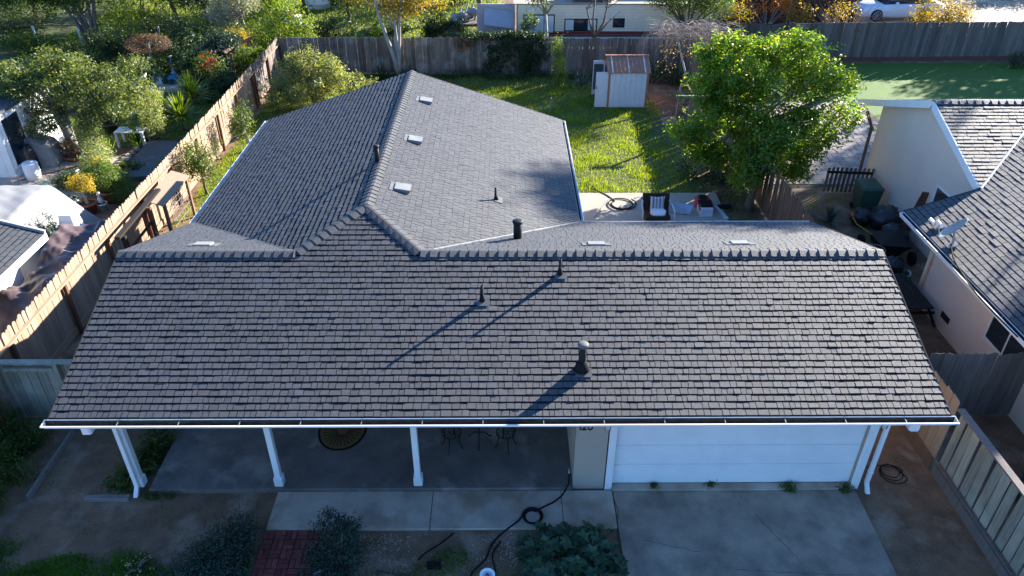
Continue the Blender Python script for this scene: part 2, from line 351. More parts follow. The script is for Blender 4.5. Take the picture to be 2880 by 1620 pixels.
leafmat('leaf_bluegreen', (.018, .042, .03), (.035, .07, .05), (.055, .09, .06), trans=.2); leafmat('leaf_variegated', (.30, .32, .17), (.10, .17, .06), (.4, .4, .25), trans=.35)
leafmat('leaf_big', (.022, .055, .028), (.045, .095, .045), trans=.2, rough=.4); leafmat('leaf_silver', (.2, .22, .2), (.3, .3, .26), trans=.25); leafmat('leaf_agave', (.05, .09, .075), (.09, .14, .11), trans=.15)
leafmat('grass', (.13, .20, .014), (.20, .27, .025), (.30, .29, .08), trans=.45, rough=.7, spec=.12); leafmat('grass_shaded', (.04, .13, .012), (.08, .19, .02), (.12, .19, .04), trans=.3, rough=.6, spec=.15); leafmat('grass_dry', (.14, .13, .05), (.22, .19, .09), trans=.3); leafmat('leaf_pine', (.02, .045, .012), (.045, .075, .02), trans=.2)  # second: front yard grass, darker copy of the lawn green with shade mixed in
leafmat('leaf_white', (.5, .48, .42), (.4, .36, .26), trans=.2); leafmat('leaf_litter', (.09, .06, .035), (.15, .1, .05), trans=.1)
glassmat('glass')

# ================================================================ ground sheets
def sheet(name, poly, z, material, label=None, cat=None, parent=None, th=None):
    mb = MB()
    if th: mb.prism([(x, y, z-th) for x, y in poly], (0, 0, th))
    else: mb.add([(x, y, z) for x, y in poly], [tuple(range(len(poly)))])
    o = mk(name, mb, material, parent)
    if parent is None: tag(o, label, cat, kind='structure')
    return o
sheet('ground', [(-400, -300), (400, -300), (400, 500), (-400, 500)], 0, 'dirt', 'bare brown earth around the houses', 'ground')
sheet('lawn', [(-10.9, 24.3), (-7.6, 18.2), (7.9, 18.2), (7.2, 26), (6.9, 30.4), (6.7, 38.2), (-11.0, 38.2)], .004, 'lawn_ground', 'back yard lawn soil with patchy green cover', 'lawn')
sheet('neighbor_lawn', [(9.2, 27.2), (45, 27.2), (45, 40.1), (9.2, 40.1)], .004, 'fake_turf', 'flat clipped turf behind the beige house', 'lawn')
sheet('far_lawn', [(-60, 40.5), (-.5, 40.5), (-.5, 90), (-60, 90)], .004, 'lawn_ground', 'grass beyond the weathered back fence', 'lawn')
sheet('garden_lawn', [(-40, 28.5), (-11.6, 28.5), (-11.6, 40.4), (-40, 40.4)], .005, 'lawn_ground', 'lawn of the flower garden beyond the left fence', 'lawn')
sheet('far_driveway', [(20, 44), (60, 44), (60, 70), (20, 70)], .006, 'patio_concrete', 'pale concrete driveway under the white car', 'driveway')

# ================================================================ main house
xL, xR, ye, ze, S = -7.933, 7.813, 9.757, 2.785, .337
yr = 13.363; zr = ze+S*(yr-ye); yb = 16.931; SB = (zr-ze)/(yb-yr)
xa, W, S2, yend = -3.012, 4.903, .335, 24.207
zw = ze+S2*W; dh = (zw-zr)/S2; yap = ye+(zw-ze)/S; xWL, xWR = xa-W, xa+W
HOUSE = thing('house', (0, 13.5, 0), 'single storey house with a large dark grey shingle roof and white gutters', 'house')
wl = MB()
wl.box(1.36, 10.6, 0, 1.99, 11.1, 2.75); wl.box(1.36, 11.1, 0, 1.5, 12.6, 2.75)
wl.box(7.03, 10.6, 0, 7.22, 11.0, 2.75); wl.box(2.0, 10.68, 2.16, 7.02, 10.9, 2.75)
wl.box(7.08, 11.0, 0, 7.22, 16.4, 2.75); wl.box(-7.25, 12.6, 0, 1.5, 12.75, 2.85); wl.box(-7.25, 12.76, 0, -7.1, 23.7, 2.75)
wl.box(1.15, 16.4, 0, 1.3, 23.7, 2.75); wl.box(1.3, 16.26, 0, 7.07, 16.4, 2.75); wl.box(-7.09, 23.55, 0, 1.14, 23.7, 2.75)
wl.prism([(7.09, 11.0, 2.76), (7.09, 16.3, 2.76), (7.09, yr, zr-.15)], (.12, 0, 0)); wl.prism([(-7.24, 11.0, 2.76), (-7.24, 16.3, 2.76), (-7.24, yr, zr-.15)], (.12, 0, 0))
wl.prism([(-7.0, 23.56, 2.76), (xa, 23.56, zw-.2), (1.0, 23.56, 2.76)], (0, .12, 0))
mk('wall', wl, 'stucco', HOUSE)
# roof deck: one slab per slope
PLAN = {}
def slope_frame(P, udir, nrm):
    U = Vector(udir).normalized(); N = Vector(nrm).normalized(); V = N.cross(U).normalized()
    return Vector(P), U, V, N
FR = slope_frame((xL, ye, ze), (1, 0, 0), (0, -S, 1)); BK = slope_frame((xR, yb, ze), (-1, 0, 0), (0, SB, 1))
WL = slope_frame((xWL, yend, ze), (0, -1, 0), (-S2, 0, 1)); WR = slope_frame((xWR, yb, ze), (0, 1, 0), (S2, 0, 1))
A = (xL, ye, ze); Bp = (xR, ye, ze); RL = (xL, yr, zr); RR = (xR, yr, zr); HL = (xa-dh, yr, zr); HR = (xa+dh, yr, zr); AP = (xa, yap, zw)
BR = (xR, yb, ze); WLn = (xWL, yb, ze); WRn = (xWR, yb, ze); WLf = (xWL, yend, ze); WRf = (xWR, yend, ze); WF = (xa, yend, zw)
dk = MB()
for poly, fr in (([A, Bp, RR, RL], FR), ([HL, HR, AP], FR), ([BR, WRn, HR, RR], BK), ([RL, HL, (xWL, yb, ze)], BK), ([WLf, WLn, HL, AP, WF], WL), ([WRn, WRf, WF, AP, HR], WR)):
    dk.prism([Vector(p)-fr[3]*.075 for p in poly], fr[3]*.07)
ROOF = mk('roof', dk, 'deck', HOUSE)
def clip(poly, a, b, c):            # keep a*u+b*v<=c
    out = []
    for i in range(len(poly)):
        p, q = poly[i], poly[(i+1) % len(poly)]; dp = a*p[0]+b*p[1]-c; dq = a*q[0]+b*q[1]-c
        if dp <= 0: out.append(p)
        if (dp < 0 < dq) or (dq < 0 < dp): t = dp/(dp-dq); out.append((p[0]+(q[0]-p[0])*t, p[1]+(q[1]-p[1])*t))
    return out
def shingles(fr, poly3, parent, material, course=.143, widths=(.10, .12, .14, .165, .2), hb=(.006, .011), singles=0, seed=1, stuff='shingles', band=(.09, .13, .19)):
    O, U, V, N = fr; rg = random.Random(seed)
    P2 = [((Vector(p)-O).dot(U), (Vector(p)-O).dot(V)) for p in poly3]
    ar = sum(P2[i][0]*P2[(i+1) % len(P2)][1]-P2[(i+1) % len(P2)][0]*P2[i][1] for i in range(len(P2)))
    if ar < 0: P2.reverse()
    edges = []
    for i in range(len(P2)):
        (x0, y0), (x1, y1) = P2[i], P2[(i+1) % len(P2)]; a, b = y1-y0, -(x1-x0); l = hypot(a, b) or 1; edges.append((a/l, b/l, (a*x0+b*y0)/l))
    u0 = min(p[0] for p in P2); u1 = max(p[0] for p in P2); v0 = min(p[1] for p in P2); v1 = max(p[1] for p in P2)
    k0 = int(v0//course); mb = MB(); made = 0; mi = []
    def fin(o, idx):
        o.data.materials.append(MATS['asphalt_edge_and_shade']); o.data.polygons.foreach_set('material_index', idx); return o
    for k in range(k0, int(v1/course)+1):
        va = k*course; vb = va+course*1.04; u = u0-rg.uniform(0, .25)
        while u < u1:
            wd = rg.choice(widths)*rg.uniform(.92, 1.08); h = rg.uniform(*hb)
            if rg.random() < .22: h += .004
            dv = rg.uniform(-.004, .004)
            q = [(u+.006, va+dv), (u+wd-.006, va+dv), (u+wd-.006, vb), (u+.006, vb)]; u += wd
            for e in edges:
                q = clip(q, *e)
                if len(q) < 3: break
            if len(q) < 3: continue
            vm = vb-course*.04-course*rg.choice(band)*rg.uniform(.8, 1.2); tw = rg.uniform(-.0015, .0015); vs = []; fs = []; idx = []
            for part, dark in ((clip(q, 0, 1, vm), 0), (clip(q, 0, -1, -vm), 1)):      # exposed face, then a dark strip painted as the next course's shadow
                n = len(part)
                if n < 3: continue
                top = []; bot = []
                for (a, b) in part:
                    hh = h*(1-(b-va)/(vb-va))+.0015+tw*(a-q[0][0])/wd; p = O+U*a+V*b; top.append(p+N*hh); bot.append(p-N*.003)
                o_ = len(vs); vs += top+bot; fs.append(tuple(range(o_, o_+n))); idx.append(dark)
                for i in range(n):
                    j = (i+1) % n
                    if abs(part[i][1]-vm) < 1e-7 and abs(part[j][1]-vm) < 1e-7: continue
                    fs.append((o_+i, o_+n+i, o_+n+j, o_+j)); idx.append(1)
            if not fs: continue
            if made < singles: fin(mk('shingle', MB().add(vs, fs), material, parent), idx); made += 1
            else: mb.add(vs, fs); mi += idx
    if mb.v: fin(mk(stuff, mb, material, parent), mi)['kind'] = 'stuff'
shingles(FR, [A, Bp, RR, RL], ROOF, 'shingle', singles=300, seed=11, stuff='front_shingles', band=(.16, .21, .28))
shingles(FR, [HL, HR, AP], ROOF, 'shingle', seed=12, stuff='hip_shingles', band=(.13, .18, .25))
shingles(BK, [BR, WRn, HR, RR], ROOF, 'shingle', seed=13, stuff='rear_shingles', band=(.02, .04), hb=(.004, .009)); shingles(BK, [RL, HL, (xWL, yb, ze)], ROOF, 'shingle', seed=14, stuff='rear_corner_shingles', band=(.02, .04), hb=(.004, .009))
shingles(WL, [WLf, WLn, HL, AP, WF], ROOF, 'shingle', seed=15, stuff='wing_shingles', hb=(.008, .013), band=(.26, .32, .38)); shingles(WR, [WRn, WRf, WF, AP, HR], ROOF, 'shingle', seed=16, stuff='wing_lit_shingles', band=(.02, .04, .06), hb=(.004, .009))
def ridge_caps(P0, P1, n1, n2, parent, material, step=.2, wd=.16, hb=.032, name='ridge_cap', seed=1):
    # butt ends face P0
    P0 = Vector(P0); P1 = Vector(P1); D = (P1-P0); Ln = D.length; D.normalize(); rg = random.Random(seed)
    n1 = Vector(n1).normalized(); n2 = Vector(n2).normalized(); s1 = D.cross(n1).normalized(); s2 = D.cross(n2).normalized()
    if s1.z > 0: s1 = -s1
    if s2.z > 0: s2 = -s2
    upv = (n1+n2).normalized()
    for i in range(int(Ln/step)+1):
        if i*step > Ln-.03: break
        a = P0+D*(i*step); b = P0+D*min(i*step+step*1.18, Ln); h = hb*rg.uniform(.8, 1.15); vs = []
        for p, hh in ((a, h), (b, .009)):
            vs += [p+s1*wd+n1*(hh*.7+.008), p+s1*wd*.1+n1*(hh*.55+.03), p+s2*wd*.1+n2*(hh*.55+.03), p+s2*wd+n2*(hh*.7+.008), p+s2*wd+n2*.004, p+upv*.004, p+s1*wd+n1*.004]
        fs = [(0, 1, 2, 3, 4, 5, 6), (13, 12, 11, 10, 9, 8, 7)]+[(j, 7+j, 7+(j+1) % 7, (j+1) % 7) for j in range(7)]
        mk(name, MB().add(vs, fs), material, parent)
nF, nB, nWL, nWR = FR[3], BK[3], WL[3], WR[3]
ridge_caps(RL, HL, nF, nB, ROOF, 'ridge_shingle', seed=1); ridge_caps(HR, RR, nF, nB, ROOF, 'ridge_shingle', seed=2)
ridge_caps(HL, AP, nF, nWL, ROOF, 'ridge_shingle', seed=3); ridge_caps(HR, AP, nF, nWR, ROOF, 'ridge_shingle', seed=4, hb=.03)
ridge_caps(AP, WF, nWL, nWR, ROOF, 'ridge_shingle', seed=5, hb=.035, step=.185)
# valleys and rake edging
def strip(a, b, na, nb, sa, sb, h=.012):
    a = Vector(a); b = Vector(b); m = MB()
    m.add([a+sa+na*h, b+sa+na*h, b+(na+nb).normalized()*h*1.2, a+(na+nb).normalized()*h*1.2, a+sb+nb*h, b+sb+nb*h], [(0, 1, 2, 3), (3, 2, 5, 4)]); return m
vd = (Vector(WLn)-Vector(HL)).normalized(); mk('valley_flashing', strip(HL, WLn, nB, nWL, vd.cross(nB)*.02, vd.cross(nWL)*-.05, .014), 'flashing_dark', ROOF)
vd = (Vector(WRn)-Vector(HR)).normalized(); mk('valley_flashing', strip(HR, WRn, nB, nWR, vd.cross(nB)*-.05, vd.cross(nWR)*.06, .016), 'vent_metal', ROOF)
for a, b, off in ((A, RL, (-.012, 0)), (Bp, RR, (.012, 0)), (RR, BR, (.012, 0)), (RL, (xWL, yb, ze), (-.012, 0)), (WLf, WF, (0, .012)), (WRf, WF, (0, .012))):
    d_ = Vector((off[0], off[1], -.05)); mk('rake_edge', MB().bar(Vector(a)+d_, Vector(b)+d_, .02, .12), 'deck', ROOF)
# gutters
def gutter(p0, p1, out, parent, hang=1.02, first=.55, wd=.17, name='gutter', sides=True):
    p0 = Vector(p0); p1 = Vector(p1); o = Vector(out).normalized(); D = (p1-p0).normalized(); Z = Vector((0, 0, 1)); L_ = (p1-p0).length
    g = MB(); t = .006
    def seg(pa, pb, th):                  # thin plate between two profile points (o,z)
        a0 = p0+o*pa[0]+Z*pa[1]; b0 = p0+o*pb[0]+Z*pb[1]; nn = D.cross(b0-a0).normalized()*th
        g.hexa([a0, a0+D*L_, b0+D*L_, b0], [a0+nn, a0+nn+D*L_, b0+nn+D*L_, b0+nn])
    seg((.012, .012), (.012, -.125), t); seg((.012, -.125), (.085, -.125), t); seg((.085, -.125), (.098, -.07), t); seg((.098, -.07), (wd, -.03), t); seg((wd, -.03), (wd, -.018), t); seg((wd+.004, -.014), (wd-.016, -.014), t)
    if sides:
        for q in (p0, p1-D*t): g.prism([q+o*a+Z*b for a, b in ((.012, .01), (.012, -.125), (.085, -.125), (.098, -.07), (wd, -.03), (wd, -.018))], D*t)
    go = mk(name, g, 'white_paint', parent)
    lin = MB().add([p0+o*.0195+Z*-.1, p1+o*.0195+Z*-.1, p1+o*.092+Z*-.1, p0+o*.092+Z*-.1, p0+o*.0195+Z*-.004, p1+o*.0195+Z*-.004], [(0, 1, 2, 3), (0, 4, 5, 1)]); mk('gutter_bed', lin, 'gutter_inner', go)
    s = first
    while s < L_-.2:
        mk('hanger', MB().bar(p0+D*s+o*.012+Z*.004, p0+D*s+o*(wd-.004)+Z*-.01, .013, .004), 'vent_metal', go); s += hang
    return go
Zv = Vector((0, 0, 1))
gutter((xL-.09, ye-.005, ze-.035), (xR+.09, ye-.005, ze-.035), (0, -1, 0), HOUSE, hang=1.055, first=1.3)
gutter((xWL-.005, yb-.05, ze-.035), (xWL-.005, yend+.03, ze-.035), (-1, 0, 0), HOUSE, hang=1.0, wd=.13)
gutter((xWR+.005, yend+.03, ze-.035), (xWR+.005, yb+.14, ze-.035), (1, 0, 0), HOUSE, hang=.98, wd=.13)
gutter((xWR+.15, yb+.005, ze-.035), (xR+.02, yb+.005, ze-.035), (0, 1, 0), HOUSE, hang=1.2, first=.9, wd=.13)
fb = MB(); fb.box(xL, ye+.012, ze-.2, xR, ye+.035, ze-.06); fb.box(xWR+.05, yb-.03, ze-.2, xR, yb-.008, ze-.06); fb.box(xWL+.01, yb, ze-.2, xWL+.03, yend, ze-.06); fb.box(xWR-.03, yb+.0, ze-.2, xWR-.008, yend, ze-.06)
mk('fascia', fb, 'white_paint', HOUSE)
# outlooker beam ends below the front gutter
for vx in (228, 2287):
    p = AY(vx, 1072, 9.9); mk('beam_end', MB().bev(p.x-.09, 9.72, 2.42, p.x+.09, 10.6, 2.62, .03), 'white_paint', HOUSE)
# porch posts
px_ = [-7.41, -4.60, -1.78]
for i, x in enumerate(px_):
    po = mk('porch_post', MB().bev(x-.06, 10.62, .12, x+.06, 10.74, 2.75, .006), 'white_paint', HOUSE); mk('post_base', MB().bev(x-.09, 10.59, .12, x+.09, 10.77, .34, .012), 'white_paint', po)
mk('porch_beam', MB().box(-7.5, 10.60, 2.62, 1.36, 10.76, 2.82), 'white_paint', HOUSE)
def downspout(x, y, elbow=-.16):
    d = MB(); d.box(x-.04, y-.03, .22, x+.04, y+.03, 2.62)
    d.hexa([(x-.04, y-.03, .219), (x+.04, y-.03, .219), (x+.04, y+.03, .219), (x-.04, y+.03, .219)][::-1], [(x-.04, y+elbow-.02, .06), (x+.04, y+elbow-.02, .06), (x+.04, y+elbow+.05, .03), (x-.04, y+elbow+.05, .03)][::-1])
    o = mk('downspout', d, 'white_paint', HOUSE); mk('strap', MB().box(x-.046, y-.036, .5, x+.046, y+.036, .53), 'white_paint', o); return o
downspout(-7.43, 10.55); downspout(7.33, 10.55)
# garage door
gz = [.10, .63, 1.16, 1.69, 2.14]; GD = mk('garage_door', MB().box(2.16, 10.712, .10, 7.03, 10.74, 2.16), 'grey_metal', HOUSE)
for i in range(4):
    pn = mk('panel', MB().bev(2.165, 10.668, gz[i]+.006, 7.025, 10.699, gz[i+1]-.006, .004), 'white_paint', GD)
    for j in range(3): mk('groove_bead', MB().box(2.17, 10.664, gz[i+1]-.03-j*.022, 7.02, 10.6675, gz[i+1]-.022-j*.022), 'white_paint', pn)
for x0, x1 in ((2.01, 2.155), (7.035, 7.2)):
    mk('door_jamb', MB().bev(x0, 10.555, .01, x1, 10.599, 2.2, .008), 'white_paint', HOUSE)
j2 = MB()
for k in range(3): j2.box(7.05+k*.05, 10.545, .012, 7.08+k*.05, 10.5545, 2.19)
mk('jamb_moulding', j2, 'white_paint', HOUSE)
mk('garage_sill', MB().box(2.16, 10.50, .0, 7.03, 10.80, .085), 'concrete', HOUSE)
# house number and lanterns
def text_mesh(s, size, ext):
    cu = bpy.data.curves.new('number_text', 'FONT'); cu.body = s; cu.size = size; cu.extrude = ext; cu.space_character = 1.1
    t = bpy.data.objects.new('number_text', cu); COL.objects.link(t); bpy.context.view_layer.update()
    me = bpy.data.meshes.new_from_object(t.evaluated_get(bpy.context.evaluated_depsgraph_get())); bpy.data.objects.remove(t); return me
pn = AY(1452, 1077, 10.59); xoff = 0
for ch in '120':
    me = text_mesh(ch, .24, .008); me.materials.append(MATS['black_metal']); piece('house_number', me, HOUSE, (pn.x+xoff, 10.588, pn.z-.05), (pi/2, 0, 0)); xoff += .075 if ch == '1' else .115
def lantern(x, z):
    l = mk('wall_lantern', MB().box(x-.03, 10.57, z+.1, x+.03, 10.60, z+.2), 'black_metal', HOUSE)
    mk('lamp_glass', MB().hexa([(x-.045, 10.46, z), (x+.045, 10.46, z), (x+.045, 10.55, z), (x-.045, 10.55, z)], [(x-.06, 10.445, z+.16), (x+.06, 10.445, z+.16), (x+.06, 10.565, z+.16), (x-.06, 10.565, z+.16)]), 'vent_white', l)
    f = MB()
    for sx in (-1, 1):
        for yy in (10.455, 10.555): f.bar((x+sx*.047, yy, z-.005), (x+sx*.062, yy, z+.165), .012, .012)
    f.box(x-.07, 10.435, z+.162, x+.07, 10.575, z+.185); mk('lamp_frame', f, 'black_metal', l)
pL = AY(1531, 1074, 10.5); lantern(pL.x-.02, pL.z-.04); pR = AY(2222, 1072, 10.5); lantern(pR.x, pR.z-.03)
# hose bib
bb = AY(1431, 1180, 10.58); m = MB().tube([(bb.x, 10.605, bb.z), (bb.x, 10.53, bb.z), (bb.x, 10.5, bb.z-.04)], .014, 8); m.lathe([(.0, 0), (.03, 0), (.03, .012), (0, .012)], (bb.x, 10.53, bb.z+.03), 10); mk('hose_tap', m, 'grey_metal', HOUSE)
# ---- roof vents and pipes
def RP(fr, vx, vy): return ONP(vx, vy, fr[0], fr[3])
def basis(fr, uv=None):
    return Matrix((fr[1], fr[2], fr[3])).transposed()
def box_vent(fr, vx, vy, wu=.34, wv=.36, h=.075):
    p = RP(fr, vx, vy); R = basis(fr); q = lambda a, b, c: p+R@Vector((a, b, c))
    fl = mk('roof_vent', MB().obox(q(0, .05, .012), (wu*1.25, wv*1.35, .012), R), 'flashing_dark', HOUSE)
    m = MB().hexa([q(-wu/2, -wv/2, .018), q(wu/2, -wv/2, .018), q(wu/2, wv/2, .018), q(-wu/2, wv/2, .018)], [q(-wu/2, -wv/2, h+.03), q(wu/2, -wv/2, h+.03), q(wu/2, wv/2, .05), q(-wu/2, wv/2, .05)]); mk('vent_hood', m, 'vent_metal', fl)
    mk('vent_opening', MB().obox(q(0, -wv/2-.004, .055), (wu*.9, .006, .05), R), 'black_metal', fl)
for v in ((1071, 255), (1044, 354), (1012, 476)): box_vent(WR, *v)
def flat_vent(fr, vx, vy, wu=.62, wv=.3):
    p = RP(fr, vx, vy); R = basis(fr); q = lambda a, b, c: p+R@Vector((a, b, c))
    f = mk('roof_vent', MB().obox(q(0, 0, .015), (wu, wv, .016), R), 'flashing_dark', HOUSE)
    mk('vent_hood', MB().hexa([q(-wu*.3, -wv*.42, .023), q(wu*.3, -wv*.42, .023), q(wu*.3, wv*.42, .023), q(-wu*.3, wv*.42, .023)], [q(-wu*.29, -wv*.4, .06), q(wu*.29, -wv*.4, .06), q(wu*.29, wv*.4, .04), q(-wu*.29, wv*.4, .04)]), 'vent_metal', f)
for v in ((512, 617), (1500, 616), (1860, 614)): flat_vent(BK, *v)
def pipe(fr, vx, vy, h, r, capr=None, flash=.2, cone=.0, light=False):
    p = RP(fr, vx, vy); R = basis(fr)
    o = mk('vent_pipe', MB().lathe([(r, -.05), (r, h), (r*.8, h), (r*.8, h-.1)], p, 16), 'black_metal', HOUSE, True)
    if cone: mk('collar', MB().lathe([(r*2.1, .0), (r*1.75, cone*.45), (r*1.15, cone)], p+R@Vector((0, -.01, .02)), 16), 'black_rubber', o, True)
    if capr: mk('rain_cap', MB().lathe([(capr*.9, -.03), (capr, 0), (capr*.98, .03), (capr*.7, .045), (0.001, .05)], p+Vector((0, 0, h)), 20), 'cap_metal' if light else 'black_metal', o, True)
    if flash: mk('flashing', MB().obox(p+R@Vector((flash*.15, -flash*.35, .02)), (flash*1.5, flash*1.0, .008), R), 'flashing_dark', o)
pipe(FR, 1408, 690, .36, .028, cone=.16, flash=.16); pipe(FR, 1213, 757, .36, .028, cone=.16, flash=.16)
pipe(FR, 1463, 930, .56, .068, capr=.1, cone=.2, flash=.2, light=True); pipe(WR, 1247, 503, .33, .028, cone=.08, flash=.2)
pipe(BK, 1302, 600, .42, .095, capr=.12, flash=.0); pipe(WL, 950, 410, .42, .06, capr=.075, flash=.0)

# ================================================================ hard surfaces
def slab_set(name, label, cat, xs, y0, y1, z, th, material, gap=.012):
    o = sheet(name, [(xs[0]+.002, y0+.002), (xs[-1]-.002, y0+.002), (xs[-1]-.002, y1-.002), (xs[0]+.002, y1-.002)], z-.012, 'mortar', label, cat, th=th)
    for a, b in zip(xs[:-1], xs[1:]): mk('slab', MB().bev(a+gap/2, y0, z-th, b-gap/2, y1, z, .008), material, o)
    return o
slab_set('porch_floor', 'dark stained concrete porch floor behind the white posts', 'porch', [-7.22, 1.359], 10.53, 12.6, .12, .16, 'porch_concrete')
slab_set('walkway', 'grey concrete walk along the porch', 'walkway', [-4.62, -1.47, 1.12, 2.16], 9.58, 10.52, .05, .1, 'concrete')
DW = sheet('driveway', [(2.175, 3), (7.02, 3), (7.12, 10.49), (2.175, 10.49)], .045, 'driveway_concrete', 'stained concrete driveway before the garage', 'driveway', th=.1)
pt = MB().box(-.7, 10.60, .1205, .55, 11.05, .1225); mk('repair_patch', pt, 'porch_concrete', None); o = bpy.data.objects['repair_patch']; tag(o, 'pale rectangular patch in the porch floor', 'patch', kind='structure')
def crack_line(pts, wd, z):
    c_ = MB()
    for (a, b), (c, d) in zip(pts[:-1], pts[1:]):
        l = hypot(c-a, d-b) or 1; nx, ny = -(d-b)/l*wd/2, (c-a)/l*wd/2; c_.add([(a-nx, b-ny, z), (a+nx, b+ny, z), (c+nx, d+ny, z), (c-nx, d-ny, z)], [(0, 1, 2, 3)])
    return c_
rg = random.Random(14)
for a, b, n_ in (((4.2, 8.62), (6.3, 8.5), 16), ((4.9, 9.9), (5.4, 8.9), 9), ((2.6, 9.3), (3.6, 9.02), 8)):
    mk('crack', crack_line([(a[0]+(b[0]-a[0])*i/n_+rg.uniform(-.03, .03), a[1]+(b[1]-a[1])*i/n_+rg.uniform(-.02, .02)) for i in range(n_+1)], .008, .0475), 'mortar', DW)
cr = MB(); rg = random.Random(4); pts = [(2.165, 10.48)]
for i in range(14): pts.append((2.165+rg.uniform(-.03, .04)+.05*sin(i*.7), 10.48-(i+1)*.15))
for (a, b), (c, d) in zip(pts[:-1], pts[1:]): cr.add([(a, b, .0535), (a+.014, b, .0535), (c+.014, d, .0535), (c, d, .0535)], [(0, 1, 2, 3)])
mk('crack', cr, 'mortar', DW)
sheet('patio', [(1.9, 16.5), (7.35, 16.5), (7.45, 22.4), (7.52, 24.25), (1.9, 24.25)], .05, 'patio_concrete', 'sunlit concrete patio behind the house', 'patio', th=.08)
# brick path: basket weave, each brick on its own
BP = sheet('brick_path', [(-4.62, 6.0), (-3.55, 6.0), (-3.55, 9.57), (-4.62, 9.57)], .012, 'mortar', 'red basket weave brick path leading to the walk', 'path')
bms = [mesh_of('brick', MB().bev(-.1, -.0485, 0, .1, .0485, .04, .006), 'brick'), mesh_of('brick', MB().bev(-.0985, -.0475, 0, .0985, .0475, .037, .009), 'brick')]
rg = random.Random(3)
for j in range(9):
    for i in range(5):
        cx = -4.52+i*.214; cy = 9.46-j*.214
        for k in (-1, 1):
            if (i+j) % 2: loc = (cx, cy+k*.0525, .002+rg.uniform(0, .006)); rz = 0
            else: loc = (cx+k*.0525, cy, .002+rg.uniform(0, .006)); rz = pi/2
            piece('brick', bms[rg.randrange(2)], BP, loc, (rg.uniform(-.02, .02), rg.uniform(-.02, .02), rz+rg.uniform(-.02, .02)))

# ================================================================ fences
def board_meshes(name, wd, h, th, material, top='dog', n=4, seed=1):
    rg = random.Random(seed); out = []
    for i in range(n):
        w = wd*rg.uniform(.96, 1.0)/2; hh = h+rg.uniform(-.012, .012)
        if top == 'dog': pr = [(-w, 0), (w, 0), (w, hh-.06), (w*.72, hh-.015), (w*.3, hh), (-w*.3, hh), (-w*.72, hh-.015), (-w, hh-.06)]
        elif top == 'worn': a, b, c = [rg.uniform(-.05, .02) for _ in range(3)]; pr = [(-w, 0), (w, 0), (w, hh+a), (w*.3, hh+b), (-w*.4, hh+c), (-w, hh-.03)]
        else: pr = [(-w, 0), (w, 0), (w, hh), (-w, hh)]
        out.append(mesh_of(name, MB().prism([(0, x, z) for x, z in pr], (th, 0, 0)), material))
    return out
def fence(label, p0, p1, h, bw, bmat, side, top='dog', gap=.004, posts=2.4, pmat='fence_red', rails=(), rmat='fence_rail', seed=1, name='fence', z0=.04, lean=.02, boards_back=True, kick=None, hfun=None, capr=None, zs=0, postside=None, bmat2=None, gapp=0):
    """side: +1 puts posts and rails on the left of p0->p1, -1 on the right"""
    p0 = Vector((p0[0], p0[1], 0)); p1 = Vector((p1[0], p1[1], 0)); D = (p1-p0); Ln = D.length; D.normalize(); ang = atan2(D.y, D.x)-pi/2
    Nn = Vector((-D.y, D.x, 0))*side; rg = random.Random(seed)
    t = thing(name, p0.lerp(p1, .5), label, 'fence')
    bm = board_meshes('board', bw, h, .018, bmat, top, seed=seed); s = bw/2
    while s < Ln:
        if rg.random() >= gapp:
            hs = (hfun(s/Ln) if hfun else 1.0)*rg.uniform(.99, 1.01)
            piece('board', rg.choice(bm), t, p0+D*s+Vector((0, 0, z0+zs)), (rg.uniform(-lean, lean)*.3, rg.uniform(-lean, lean), ang), (1, 1, hs))
        s += bw+gap
    if posts:
        pm = mesh_of('post', MB().bev(-.045, -.045, -.05, .045, .045, h-.28, .006), pmat); s = .1
        while s < Ln+.05:
            piece('post', pm, t, p0+D*min(s, Ln)+Nn*.09, (0, 0, ang)); s += posts
    for (z, ww, hh, off) in rails:
        a = p0+Nn*off; mk('rail', MB().bar(a+Vector((0, 0, z)), a+D*Ln+Vector((0, 0, z)), ww, hh), rmat, t)
    if kick: mk('kickboard', MB().bar(p0+Nn*.03+Vector((0, 0, kick/2)), p1+Nn*.03+Vector((0, 0, kick/2)), .03, kick), rmat, t)
    return t
# long tan fence on the left, boards beyond, rails and posts towards the house
fence('tan dog eared board fence with red posts along the left of the house', (-11.2, 11.0), (-11.32, 33.4), 1.78, .14, 'fence_tan', -1, rails=((1.52, .085, .045, .06), (.16, .04, .2, .03)), posts=2.45, seed=5, lean=.012)
fence('weathered grey end of the left fence meeting the back fence corner', (-11.33, 33.4), (-11.36, 38.2), 1.8, .15, 'fence_old', -1, top='worn', rails=((1.5, .085, .045, .06), (.2, .045, .09, .06)), rmat='fence_rail', posts=2.3, pmat='fence_red', seed=6)
fence('dark weathered board fence with peeling boards across the back yard', (-11.3, 38.3), (.4, 38.3), 1.8, .19, 'fence_old', 1, top='worn', posts=0, seed=7, lean=.025)
fence('brown board fence in shade behind the metal shed', (.45, 38.35), (9.0, 38.3), 1.75, .17, 'fence_grey', 1, top='worn', posts=0, seed=8, lean=.03)
fence('tall grey board fence behind the clipped turf with red base board', (9.3, 40.2), (36, 41.0), 1.98, .2, 'fence_grey', 1, top='flat', posts=0, seed=9, lean=.02, rmat='fence_red', rails=((.1, .04, .22, -.03),))
